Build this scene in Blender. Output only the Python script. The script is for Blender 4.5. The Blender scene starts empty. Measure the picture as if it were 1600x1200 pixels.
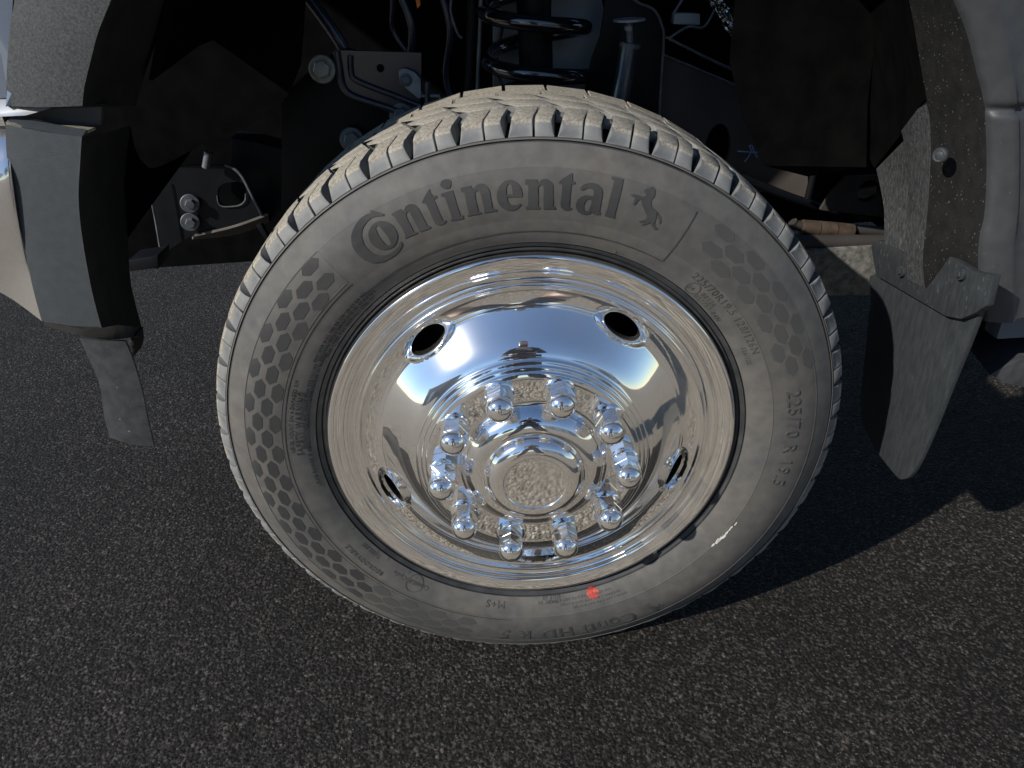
import bpy, bmesh, math, random
import numpy as np
from mathutils import Vector, Matrix, geometry
random.seed(7)
R = math.radians
SC = bpy.context.scene
COL = SC.collection
GZ = -0.388            # ground height (the wheel centre is the origin)

# ------------------------------------------------------------------ camera, sky, sun, exposure
cd = bpy.data.cameras.new('camera'); cam = bpy.data.objects.new('camera', cd); COL.objects.link(cam)
cd.sensor_width = 36; cd.lens = 26.0; cd.clip_start = 0.02; cd.clip_end = 2000
rot = Matrix(((0.99801987, 0.06244477, 0.00754909), (-0.02579881, 0.51584705, -0.85629215), (-0.05736514, 0.85440178, 0.51643661)))
cam.matrix_world = Matrix.Translation((-0.01322, -0.77470, 0.55998)) @ rot.to_4x4()
SC.camera = cam

SUN_AZ, SUN_EL = R(56), R(35)      # towards -x, -y: the sun stands behind the camera's left shoulder
sdir = Vector((-math.cos(SUN_EL) * math.sin(SUN_AZ), -math.cos(SUN_EL) * math.cos(SUN_AZ), math.sin(SUN_EL)))
W = bpy.data.worlds.new('World'); SC.world = W; W.use_nodes = True
nt = W.node_tree; bg = nt.nodes['Background']
sky = nt.nodes.new('ShaderNodeTexSky'); sky.sky_type = 'NISHITA'; sky.sun_disc = False
sky.sun_elevation = SUN_EL; sky.sun_rotation = math.atan2(sdir.x, sdir.y)
sky.air_density = 1.0; sky.dust_density = 0.0; sky.ozone_density = 3.0
nt.links.new(sky.outputs[0], bg.inputs[0]); bg.inputs[1].default_value = 0.105
sl = bpy.data.lights.new('sun', 'SUN'); sun = bpy.data.objects.new('sun', sl); COL.objects.link(sun)
sl.energy = 4.2; sl.angle = R(0.7); sl.color = (1.0, 0.955, 0.88)
sun.rotation_euler = (-sdir).to_track_quat('-Z', 'Y').to_euler()
SC.view_settings.view_transform = 'Standard'; SC.view_settings.look = 'None'
SC.view_settings.exposure = 0.30; SC.view_settings.gamma = 1.0
SC.cycles.max_bounces = 10; SC.cycles.glossy_bounces = 8

# ------------------------------------------------------------------ materials
def new_mat(name):
    m = bpy.data.materials.new(name); m.use_nodes = True
    return m, m.node_tree.nodes, m.node_tree.links, m.node_tree.nodes['Principled BSDF']
def ramp(n, stops):
    r = n.new('ShaderNodeValToRGB'); e = r.color_ramp.elements
    while len(e) < len(stops): e.new(0.5)
    for k, (p, c) in enumerate(stops): e[k].position = p; e[k].color = (*c, 1)
    return r
def noise_mat(name, c1, c2, scale=20, rough=0.6, bump=0.0, bscale=None, metallic=0, lo=0.35, hi=0.65, spec=0.5, specks=None, coat=0, detail=6, bdist=0.001, stretch=None):
    """mottled colour + fine relief, optionally with small specks of a third colour"""
    m, n, l, b = new_mat(name)
    tc = n.new('ShaderNodeTexCoord')
    src = tc.outputs['Object']
    if stretch:
        mp = n.new('ShaderNodeMapping'); mp.inputs['Scale'].default_value = stretch
        l.new(src, mp.inputs[0]); src = mp.outputs[0]
    t = n.new('ShaderNodeTexNoise'); t.inputs['Scale'].default_value = scale; t.inputs['Detail'].default_value = detail
    l.new(src, t.inputs['Vector'])
    r = ramp(n, [(lo, c1), (hi, c2)]); l.new(t.outputs['Fac'], r.inputs[0])
    out = r.outputs[0]
    if specks:
        col, sscale, thr, dens = specks
        v = n.new('ShaderNodeTexVoronoi'); v.inputs['Scale'].default_value = sscale; l.new(src, v.inputs['Vector'])
        sp = n.new('ShaderNodeSeparateColor'); l.new(v.outputs['Color'], sp.inputs[0])
        gt = n.new('ShaderNodeMapRange'); gt.inputs[1].default_value = 1 - dens; gt.inputs[2].default_value = 1.0; gt.inputs[3].default_value = 0.0; gt.inputs[4].default_value = thr; l.new(sp.outputs[0], gt.inputs[0])
        ad = n.new('ShaderNodeMath'); ad.operation = 'SUBTRACT'; l.new(gt.outputs[0], ad.inputs[0]); l.new(v.outputs['Distance'], ad.inputs[1])
        r2 = ramp(n, [(0.0, (0, 0, 0)), (0.12, (1, 1, 1))]); l.new(ad.outputs[0], r2.inputs[0])
        mx = n.new('ShaderNodeMix'); mx.data_type = 'RGBA'; l.new(r2.outputs[0], mx.inputs[0]); l.new(out, mx.inputs[6]); mx.inputs[7].default_value = (*col, 1)
        out = mx.outputs[2]
    l.new(out, b.inputs['Base Color'])
    b.inputs['Roughness'].default_value = rough; b.inputs['Metallic'].default_value = metallic
    b.inputs['Specular IOR Level'].default_value = spec
    if coat: b.inputs['Coat Weight'].default_value = coat; b.inputs['Coat Roughness'].default_value = 0.05
    if bump:
        t2 = n.new('ShaderNodeTexNoise'); t2.inputs['Scale'].default_value = bscale or scale * 8; t2.inputs['Detail'].default_value = 3; l.new(src, t2.inputs['Vector'])
        bp = n.new('ShaderNodeBump'); bp.inputs['Strength'].default_value = bump; bp.inputs['Distance'].default_value = bdist
        l.new(t2.outputs['Fac'], bp.inputs['Height']); l.new(bp.outputs[0], b.inputs['Normal'])
    return m

def chrome_mat(name, rough=0.02, tint=(0.92, 0.915, 0.91), haze=0.10, dust=0.14):
    m, n, l, b = new_mat(name)
    tc = n.new('ShaderNodeTexCoord')
    b.inputs['Metallic'].default_value = 1.0
    b.inputs['Base Color'].default_value = (*tint, 1)
    # thin film of dust: patches a little rougher
    t = n.new('ShaderNodeTexNoise'); t.inputs['Scale'].default_value = 9; t.inputs['Detail'].default_value = 8; l.new(tc.outputs['Object'], t.inputs['Vector'])
    mr = n.new('ShaderNodeMapRange'); mr.inputs[1].default_value = 0.4; mr.inputs[2].default_value = 0.75; mr.inputs[3].default_value = rough; mr.inputs[4].default_value = rough + 0.05
    l.new(t.outputs['Fac'], mr.inputs[0]); l.new(mr.outputs[0], b.inputs['Roughness'])
    # dust specks and hazy film, diffuse
    d = n.new('ShaderNodeBsdfDiffuse'); d.inputs[0].default_value = (0.42, 0.38, 0.32, 1)
    v = n.new('ShaderNodeTexVoronoi'); v.inputs['Scale'].default_value = 210; l.new(tc.outputs['Object'], v.inputs['Vector'])
    r2 = ramp(n, [(0.07, (0.35, 0.35, 0.35)), (0.13, (0, 0, 0))]); l.new(v.outputs['Distance'], r2.inputs[0])
    t4 = n.new('ShaderNodeTexNoise'); t4.inputs['Scale'].default_value = 5; t4.inputs['Detail'].default_value = 9; l.new(tc.outputs['Object'], t4.inputs['Vector'])
    r3 = ramp(n, [(0.42, (dust * .15,) * 3), (0.72, (dust, dust, dust))]); l.new(t4.outputs['Fac'], r3.inputs[0])
    mu = n.new('ShaderNodeMath'); mu.operation = 'MAXIMUM'; mu2 = n.new('ShaderNodeMath'); mu2.operation = 'MULTIPLY'
    t5 = n.new('ShaderNodeTexNoise'); t5.inputs['Scale'].default_value = 14; l.new(tc.outputs['Object'], t5.inputs['Vector'])
    r4 = ramp(n, [(0.5, (0, 0, 0)), (0.62, (1, 1, 1))]); l.new(t5.outputs['Fac'], r4.inputs[0])
    l.new(r2.outputs[0], mu2.inputs[0]); l.new(r4.outputs[0], mu2.inputs[1])
    l.new(mu2.outputs[0], mu.inputs[0]); l.new(r3.outputs[0], mu.inputs[1])
    gl = n.new('ShaderNodeBsdfAnisotropic'); gl.inputs['Color'].default_value = (*tint, 1); gl.inputs['Roughness'].default_value = 0.22
    mh = n.new('ShaderNodeMixShader'); mh.inputs[0].default_value = haze; l.new(b.outputs[0], mh.inputs[1]); l.new(gl.outputs[0], mh.inputs[2])
    ms = n.new('ShaderNodeMixShader'); l.new(mu.outputs[0], ms.inputs[0]); l.new(mh.outputs[0], ms.inputs[1]); l.new(d.outputs[0], ms.inputs[2])
    l.new(ms.outputs[0], n['Material Output'].inputs[0])
    return m

def letter_mat(name, ca=(0.016, 0.016, 0.017), cb=(0.052, 0.051, 0.051)):
    """dark ribbed rubber of the moulded letters and honeycomb"""
    m, n, l, b = new_mat(name)
    tc = n.new('ShaderNodeTexCoord')
    w = n.new('ShaderNodeTexWave'); w.inputs['Scale'].default_value = 400; w.wave_type = 'BANDS'; w.bands_direction = 'X'; l.new(tc.outputs['Object'], w.inputs['Vector'])
    r = ramp(n, [(0.3, ca), (0.9, cb)]); l.new(w.outputs['Fac'], r.inputs[0])
    t = n.new('ShaderNodeTexNoise'); t.inputs['Scale'].default_value = 14; t.inputs['Detail'].default_value = 5; l.new(tc.outputs['Object'], t.inputs['Vector'])
    r2 = ramp(n, [(0.38, (0, 0, 0)), (0.75, (0.7, 0.7, 0.7))]); l.new(t.outputs['Fac'], r2.inputs[0])
    mx = n.new('ShaderNodeMix'); mx.data_type = 'RGBA'; l.new(r2.outputs[0], mx.inputs[0]); l.new(r.outputs[0], mx.inputs[6]); mx.inputs[7].default_value = (0.085, 0.082, 0.077, 1)
    l.new(mx.outputs[2], b.inputs['Base Color'])
    b.inputs['Roughness'].default_value = 0.75
    bp = n.new('ShaderNodeBump'); bp.inputs['Strength'].default_value = 0.6; bp.inputs['Distance'].default_value = 0.0006; l.new(w.outputs['Fac'], bp.inputs['Height']); l.new(bp.outputs[0], b.inputs['Normal'])
    return m

def sidewall_mat(name='dusty_sidewall_rubber', gain=1.0):
    m, n, l, b = new_mat(name)
    tc = n.new('ShaderNodeTexCoord')
    t = n.new('ShaderNodeTexNoise'); t.inputs['Scale'].default_value = 7; t.inputs['Detail'].default_value = 12; t.inputs['Roughness'].default_value = 0.72; l.new(tc.outputs['Object'], t.inputs['Vector'])
    r = ramp(n, [(0.30, (0.072, 0.072, 0.072)), (0.48, (0.096, 0.091, 0.084)), (0.60, (0.110, 0.100, 0.088)), (0.75, (0.140, 0.124, 0.104))]); l.new(t.outputs['Fac'], r.inputs[0])
    t2 = n.new('ShaderNodeTexNoise'); t2.inputs['Scale'].default_value = 60; t2.inputs['Detail'].default_value = 8; l.new(tc.outputs['Object'], t2.inputs['Vector'])
    r2 = ramp(n, [(0.3, (0.80 * gain,) * 3), (0.7, (1.12 * gain,) * 3)]); l.new(t2.outputs['Fac'], r2.inputs[0])
    mx = n.new('ShaderNodeMix'); mx.data_type = 'RGBA'; mx.blend_type = 'MULTIPLY'; mx.inputs[0].default_value = 1; l.new(r.outputs[0], mx.inputs[6]); l.new(r2.outputs[0], mx.inputs[7])
    # pale scuffs, few
    t3 = n.new('ShaderNodeTexNoise'); t3.inputs['Scale'].default_value = 26; t3.inputs['Detail'].default_value = 12; t3.inputs['Roughness'].default_value = 0.8; l.new(tc.outputs['Object'], t3.inputs['Vector'])
    r3 = ramp(n, [(0.66, (0, 0, 0)), (0.74, (0.6, 0.6, 0.6))]); l.new(t3.outputs['Fac'], r3.inputs[0])
    m2 = n.new('ShaderNodeMix'); m2.data_type = 'RGBA'; l.new(r3.outputs[0], m2.inputs[0]); l.new(mx.outputs[2], m2.inputs[6]); m2.inputs[7].default_value = (0.20, 0.19, 0.175, 1)
    l.new(m2.outputs[2], b.inputs['Base Color']); b.inputs['Roughness'].default_value = 0.72
    bp = n.new('ShaderNodeBump'); bp.inputs['Strength'].default_value = 0.25; bp.inputs['Distance'].default_value = 0.0008; l.new(t2.outputs['Fac'], bp.inputs['Height']); l.new(bp.outputs[0], b.inputs['Normal'])
    return m

M = {}
M['chrome'] = chrome_mat('chrome_liner'); M['chrome_dusty'] = chrome_mat('dusty_bumper_chrome', 0.10, (0.80, 0.80, 0.81), 0.35, 0.45)
M['chrome_nut'] = chrome_mat('chrome_nut', 0.015)
M['side'] = sidewall_mat(); M['band'] = sidewall_mat('moulded_band_rubber', 0.84)
M['letter'] = letter_mat('ribbed_rubber')
M['letter_soft'] = letter_mat('ribbed_rubber_worn', (0.048, 0.047, 0.046), (0.098, 0.094, 0.088))
M['tread_top'] = noise_mat('dusty_tread', (0.15, 0.135, 0.11), (0.36, 0.325, 0.265), 330, 0.9, 0.6, 700, bdist=0.0008, detail=8, lo=0.28, hi=0.64)
M['tread_side'] = noise_mat('clean_rubber_flank', (0.125, 0.128, 0.128), (0.195, 0.193, 0.182), 60, 0.7, 0.3, 700, bdist=0.0005)
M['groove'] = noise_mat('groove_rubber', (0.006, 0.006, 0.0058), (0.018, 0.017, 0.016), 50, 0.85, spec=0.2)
M['bead'] = noise_mat('black_bead_rubber', (0.022, 0.024, 0.026), (0.045, 0.045, 0.045), 40, 0.5)
M['line'] = noise_mat('black_moulding_line', (0.02, 0.02, 0.02), (0.05, 0.048, 0.045), 40, 0.6)
M['smalltext'] = noise_mat('small_moulded_text', (0.034, 0.033, 0.032), (0.072, 0.069, 0.064), 50, 0.7)
M['red'] = noise_mat('red_paint_dot', (0.36, 0.03, 0.022), (0.55, 0.12, 0.09), 160, 0.6, lo=0.35, hi=0.75)
M['scuff'] = noise_mat('chalky_scuff', (0.36, 0.34, 0.30), (0.62, 0.60, 0.56), 200, 0.9)
M['flare'] = noise_mat('grained_grey_plastic', (0.019, 0.020, 0.021), (0.050, 0.052, 0.053), 420, 0.55, 0.8, 1400, specks=((0.35, 0.35, 0.35), 110, 0.22, 0.02), spec=0.3, bdist=0.0006)
M['cap'] = noise_mat('smooth_grey_plastic', (0.038, 0.042, 0.046), (0.050, 0.055, 0.059), 90, 0.5, 0.6, 1300, specks=((0.2, 0.2, 0.2), 110, 0.16, 0.03), spec=0.35, bdist=0.0005, detail=12, lo=0.25, hi=0.75)
M['black_plastic'] = noise_mat('black_plastic', (0.007, 0.007, 0.007), (0.013, 0.0125, 0.012), 40, 0.6, 0.4, 900, spec=0.2, bdist=0.0004)
M['notch'] = noise_mat('satin_dark_plastic', (0.018, 0.021, 0.026), (0.028, 0.032, 0.038), 30, 0.45)
M['dusty_ledge'] = noise_mat('dusty_ledge', (0.10, 0.09, 0.07), (0.30, 0.26, 0.20), 60, 0.9, stretch=(1, 6, 6))
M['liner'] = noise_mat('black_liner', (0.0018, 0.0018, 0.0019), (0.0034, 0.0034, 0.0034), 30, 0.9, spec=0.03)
M['felt'] = noise_mat('dusty_liner_felt', (0.028, 0.030, 0.031), (0.068, 0.070, 0.070), 300, 0.9, 1.0, 700, specks=((0.12, 0.12, 0.115), 420, 0.45, 0.2), stretch=(1, 1, 0.35), bdist=0.001, spec=0.2)
M['flange'] = noise_mat('dusty_black_flange', (0.0085, 0.0085, 0.0085), (0.0165, 0.016, 0.0155), 110, 0.7, 0.6, 600, specks=((0.070, 0.067, 0.062), 560, 0.45, 0.22), spec=0.15, detail=12, stretch=(1, 1, .5), lo=0.25, hi=0.75)
M['door'] = noise_mat('grey_cladding', (0.040, 0.042, 0.045), (0.050, 0.052, 0.055), 60, 0.5, 0.3, 1100, specks=((0.10, 0.098, 0.09), 260, 0.32, 0.07), spec=0.4, bdist=0.0003)
M['flap'] = noise_mat('dusty_flap_rubber', (0.021, 0.0245, 0.0275), (0.040, 0.0435, 0.0465), 170, 0.55, 0.6, 500, specks=((0.080, 0.082, 0.082), 430, 0.42, 0.13), stretch=(1, 1, 0.25), detail=12, spec=0.3, lo=0.25, hi=0.75)
M['dam'] = noise_mat('scuffed_dam_plastic', (0.032, 0.035, 0.038), (0.052, 0.055, 0.058), 70, 0.5, 0.2, 400, specks=((0.16, 0.16, 0.16), 160, 0.3, 0.08), spec=0.35, detail=12)
M['paint'] = noise_mat('slate_body_paint', (0.10, 0.12, 0.155), (0.12, 0.14, 0.17), 8, 0.25, coat=0.8)
M['frame'] = noise_mat('black_frame_paint', (0.0024, 0.0028, 0.0038), (0.0055, 0.006, 0.008), 14, 0.45, 0.15, 120, spec=0.18)
M['navy'] = noise_mat('navy_chassis_paint', (0.012, 0.015, 0.028), (0.020, 0.024, 0.040), 10, 0.32, spec=0.8)
M['gloss_black'] = noise_mat('gloss_black_spring', (0.006, 0.006, 0.008), (0.012, 0.012, 0.015), 20, 0.16, 0.2, 150, spec=0.8, coat=1.0)
M['brown_plate'] = noise_mat('brown_black_plate', (0.022, 0.019, 0.0175), (0.036, 0.031, 0.028), 9, 0.7)
M['grey_tower'] = noise_mat('grey_tower_paint', (0.22, 0.24, 0.26), (0.32, 0.35, 0.37), 9, 0.45)
M['steel'] = noise_mat('shock_steel', (0.07, 0.09, 0.12), (0.12, 0.14, 0.17), 30, 0.3, metallic=0.7)
M['zinc'] = noise_mat('zinc_plate', (0.22, 0.215, 0.18), (0.34, 0.33, 0.28), 60, 0.5, metallic=0.3)
M['dark_bolt'] = noise_mat('dark_bolt', (0.09, 0.10, 0.115), (0.15, 0.16, 0.17), 60, 0.45, metallic=0.4)
M['tab'] = noise_mat('grey_tab', (0.22, 0.225, 0.235), (0.32, 0.32, 0.33), 60, 0.55)
M['arm'] = noise_mat('dusty_radius_arm', (0.055, 0.046, 0.042), (0.08, 0.067, 0.060), 9, 0.7)
M['rust'] = noise_mat('rusty_wrap', (0.028, 0.017, 0.011), (0.075, 0.050, 0.032), 50, 0.8)
M['concrete_grey'] = noise_mat('road_dusted_beam', (0.075, 0.073, 0.067), (0.18, 0.174, 0.155), 90, 0.95, 0.8, 260)
M['foil'] = noise_mat('crumpled_foil', (0.55, 0.55, 0.55), (0.85, 0.84, 0.80), 60, 0.25, 1.0, 70, metallic=1, bdist=0.006)
M['orange'] = noise_mat('orange_tape', (0.6, 0.13, 0.02), (0.8, 0.2, 0.03), 60, 0.6)
M['chalk'] = noise_mat('blue_chalk', (0.20, 0.34, 0.62), (0.32, 0.46, 0.75), 90, 0.9)
M['silver'] = noise_mat('silver_trim', (0.5, 0.5, 0.5), (0.65, 0.65, 0.65), 30, 0.3, metallic=0.6)
M['white'] = noise_mat('white_wall', (0.70, 0.70, 0.68), (0.80, 0.79, 0.76), 3, 0.7)
M['grey_wall'] = noise_mat('grey_wall', (0.22, 0.23, 0.25), (0.30, 0.31, 0.33), 3, 0.7)
M['roof'] = noise_mat('roof_metal', (0.12, 0.12, 0.13), (0.20, 0.20, 0.21), 4, 0.5)
M['glass'] = noise_mat('dark_glass', (0.02, 0.025, 0.03), (0.03, 0.035, 0.04), 3, 0.05)
M['bark'] = noise_mat('bark', (0.06, 0.045, 0.03), (0.14, 0.11, 0.08), 12, 0.9)
M['leaf'] = noise_mat('leaf', (0.035, 0.055, 0.02), (0.09, 0.11, 0.045), 2, 0.7)
M['skin'] = noise_mat('skin', (0.42, 0.27, 0.20), (0.50, 0.33, 0.25), 12, 0.5)
M['jacket'] = noise_mat('dark_jacket', (0.018, 0.019, 0.024), (0.035, 0.036, 0.042), 30, 0.8)
M['jeans'] = noise_mat('jeans', (0.04, 0.06, 0.10), (0.07, 0.10, 0.16), 60, 0.8)
M['hair'] = noise_mat('hair', (0.015, 0.011, 0.008), (0.03, 0.022, 0.016), 60, 0.6)
# ------------------------------------------------------------------ measured outlines (metres; letters as radius, degrees)
GL = {
 'C': [[[0.3591,115.84],[0.3554,115.02],[0.3495,113.98],[0.3482,114.18],[0.3504,115.03],[0.3516,115.64],[0.3523,116.29],[0.3514,117.24],[0.3494,118.23],[0.3459,119.03],[0.3422,119.56],[0.3378,119.92],[0.3324,120.11],[0.3268,120.06],[0.3221,119.88],[0.3176,119.54],[0.314,118.9],[0.3115,118.1],[0.3104,117.1],[0.311,116.05],[0.3125,115.03],[0.3147,114.23],[0.3162,113.86],[0.3136,113.88],[0.3106,114.44],[0.3075,115.51],[0.3063,116.66],[0.306,118.01],[0.307,119.34],[0.3098,120.56],[0.3139,121.41],[0.3197,122.0],[0.3262,122.32],[0.3326,122.34],[0.3388,122.13],[0.3443,121.67],[0.349,121.01],[0.3527,120.15],[0.3553,119.2],[0.3569,118.13],[0.3574,117.1],[0.3567,116.32],[0.3564,115.87]]],
 'o': [[[0.3395,118.38],[0.3427,117.87],[0.3454,117.04],[0.3464,116.19],[0.3459,115.5],[0.3439,114.73],[0.3412,114.15],[0.3372,113.7],[0.3331,113.5],[0.3289,113.51],[0.3245,113.72],[0.3206,114.16],[0.3174,114.86],[0.3155,115.75],[0.3156,116.71],[0.3174,117.59],[0.3206,118.27],[0.3248,118.66],[0.3299,118.81],[0.3348,118.71]],[[0.3418,116.57],[0.3429,116.06],[0.3413,115.75],[0.3354,115.64],[0.3277,115.49],[0.322,115.57],[0.3185,115.93],[0.3189,116.42],[0.321,116.7],[0.3276,116.82],[0.335,116.84]]],
 'n1': [[[0.3461,112.86],[0.3467,111.79],[0.3464,110.88],[0.3444,110.78],[0.3419,110.82],[0.3451,110.38],[0.3471,109.89],[0.3475,109.24],[0.3465,108.7],[0.3446,108.24],[0.3412,107.98],[0.3365,107.92],[0.3279,107.86],[0.3206,107.8],[0.3185,107.31],[0.3169,107.32],[0.3165,108.26],[0.317,109.57],[0.3186,109.58],[0.3394,109.68],[0.3414,109.78],[0.3412,110.17],[0.3397,110.5],[0.3381,110.58],[0.3198,110.67],[0.3181,110.15],[0.3167,110.27],[0.3168,110.96],[0.3172,112.08],[0.3171,112.79],[0.3182,112.8],[0.3195,112.43],[0.3264,112.29],[0.3432,112.54],[0.3441,112.78]]],
 't1': [[[0.3542,104.94],[0.3513,105.06],[0.3482,104.86],[0.3465,104.82],[0.3462,104.2],[0.3439,104.19],[0.3435,104.85],[0.3346,104.76],[0.3227,104.73],[0.3194,104.68],[0.3189,104.07],[0.3173,104.23],[0.3159,104.98],[0.3164,105.71],[0.3182,106.12],[0.322,106.27],[0.333,106.31],[0.3431,106.47],[0.3438,106.97],[0.345,106.99],[0.3495,106.09],[0.3529,105.39]]],
 'idot': [[[0.3552,103.07],[0.3577,102.67],[0.3585,102.07],[0.3576,101.45],[0.3556,101.12],[0.3521,101.28],[0.3495,101.68],[0.3498,102.28],[0.3512,102.77],[0.3534,103.06]]],
 'i': [[[0.3464,103.34],[0.3464,102.63],[0.3466,101.24],[0.3433,101.24],[0.3393,101.24],[0.3295,101.25],[0.3196,101.18],[0.3191,100.69],[0.3155,100.83],[0.3158,102.0],[0.3169,103.26],[0.3183,103.21],[0.3193,102.89],[0.3267,102.83],[0.3429,102.86],[0.3439,103.45]]],
 'n2': [[[0.3468,99.86],[0.3468,98.86],[0.3469,98.01],[0.3446,97.94],[0.3425,97.82],[0.3442,97.57],[0.3461,97.11],[0.3471,96.62],[0.3468,96.1],[0.3452,95.61],[0.3423,95.23],[0.3382,95.04],[0.3254,95.0],[0.3206,95.05],[0.3185,94.27],[0.3166,94.32],[0.3167,95.59],[0.3165,96.65],[0.3178,96.73],[0.3192,96.6],[0.3375,96.63],[0.3399,96.78],[0.341,97.06],[0.3406,97.46],[0.3395,97.66],[0.319,97.79],[0.3182,97.31],[0.317,97.27],[0.3167,97.88],[0.3168,98.99],[0.317,99.93],[0.3182,99.87],[0.3185,99.52],[0.3425,99.42],[0.3436,99.93]]],
 'e': [[[0.3292,89.38],[0.3333,89.35],[0.3379,89.51],[0.3422,89.86],[0.3452,90.36],[0.3467,90.94],[0.347,91.46],[0.3465,92.07],[0.3445,92.71],[0.3415,93.31],[0.3374,93.7],[0.333,93.9],[0.3289,93.94],[0.3246,93.76],[0.32,93.29],[0.3171,92.68],[0.3157,91.95],[0.3153,91.2],[0.3165,90.52],[0.3191,89.91],[0.3214,89.56],[0.3227,89.8],[0.3212,90.3],[0.3208,90.96],[0.322,91.6],[0.3244,91.97],[0.3273,92.13],[0.33,92.12]],[[0.3327,92.15],[0.3373,92.15],[0.3407,92.02],[0.3431,91.75],[0.3434,91.51],[0.3424,91.22],[0.3385,91.09],[0.3353,91.05],[0.3321,91.02]]],
 'n3': [[[0.3464,88.73],[0.3461,86.67],[0.3416,86.63],[0.3438,86.36],[0.3459,85.92],[0.3468,85.32],[0.346,84.71],[0.344,84.24],[0.341,83.95],[0.3193,83.62],[0.3184,83.19],[0.316,83.11],[0.3154,85.41],[0.3391,85.59],[0.3408,85.82],[0.3408,86.2],[0.3391,86.51],[0.3189,86.48],[0.318,86.1],[0.3156,86.08],[0.3159,88.77],[0.3183,88.76],[0.3191,88.34],[0.3414,88.26],[0.3419,88.76]]],
 't2': [[[0.3534,81.01],[0.3533,80.8],[0.3463,80.63],[0.3456,80.16],[0.3438,80.12],[0.343,80.73],[0.3339,80.74],[0.3269,80.7],[0.3187,80.57],[0.3187,80.11],[0.3177,80.04],[0.3164,80.41],[0.3155,81.04],[0.316,81.61],[0.3184,82.16],[0.3231,82.35],[0.3311,82.28],[0.3422,82.35],[0.343,82.9],[0.3448,82.88],[0.3491,82.0]]],
 'a': [[[0.3392,79.2],[0.3428,78.87],[0.3453,78.27],[0.3466,77.55],[0.3468,76.8],[0.3461,76.1],[0.3439,75.5],[0.3404,75.15],[0.3347,74.99],[0.3266,74.94],[0.3204,74.81],[0.318,74.59],[0.3166,74.42],[0.3152,75.12],[0.3158,75.81],[0.3179,76.19],[0.315,76.63],[0.3133,77.31],[0.3135,78.08],[0.3156,78.81],[0.3195,79.31],[0.3241,79.46],[0.3283,79.23],[0.3317,78.72],[0.3337,78.08],[0.3338,77.38],[0.334,76.6],[0.337,76.59],[0.3402,76.83],[0.3417,77.31],[0.3412,77.89],[0.3393,78.43],[0.3381,78.83]],[[0.3303,76.81],[0.3299,77.51],[0.3274,77.86],[0.3237,78.0],[0.3195,77.84],[0.3172,77.47],[0.3177,76.93],[0.3216,76.73],[0.3264,76.65]]],
 'l': [[[0.3563,74.16],[0.3563,72.1],[0.3464,71.98],[0.3356,71.94],[0.3232,71.87],[0.3159,71.59],[0.3158,72.46],[0.316,73.58],[0.3175,73.62],[0.3258,73.51],[0.3353,73.64],[0.3456,73.59],[0.3527,73.56],[0.3537,74.1]]],
 'horse': [[[0.3579,66.93],[0.3566,66.58],[0.3553,66.27],[0.3527,66.15],[0.3494,66.11],[0.346,66.32],[0.3431,66.25],[0.3405,66.01],[0.3384,65.57],[0.3377,64.93],[0.3361,64.41],[0.3325,64.33],[0.3291,64.12],[0.3243,64.03],[0.3216,63.45],[0.3209,62.75],[0.3181,63.3],[0.3207,64.09],[0.3235,64.87],[0.3209,65.24],[0.3177,65.97],[0.318,66.2],[0.3216,65.61],[0.32,66.78],[0.3206,66.93],[0.3247,65.89],[0.328,65.87],[0.3305,66.27],[0.3344,66.97],[0.3375,67.58],[0.3418,67.97],[0.3421,68.36],[0.3402,68.6],[0.3356,68.85],[0.3351,69.14],[0.339,69.26],[0.3423,69.19],[0.343,69.96],[0.3437,70.18],[0.3456,69.39],[0.3456,68.49],[0.3455,67.85],[0.3483,67.4],[0.3496,67.76],[0.3515,68.05],[0.3531,67.97],[0.3553,67.39]]],
 'tail': [[[0.3359,64.28],[0.3329,63.42],[0.3284,62.99],[0.326,63.07],[0.329,63.45],[0.3316,63.98]]],
}
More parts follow.
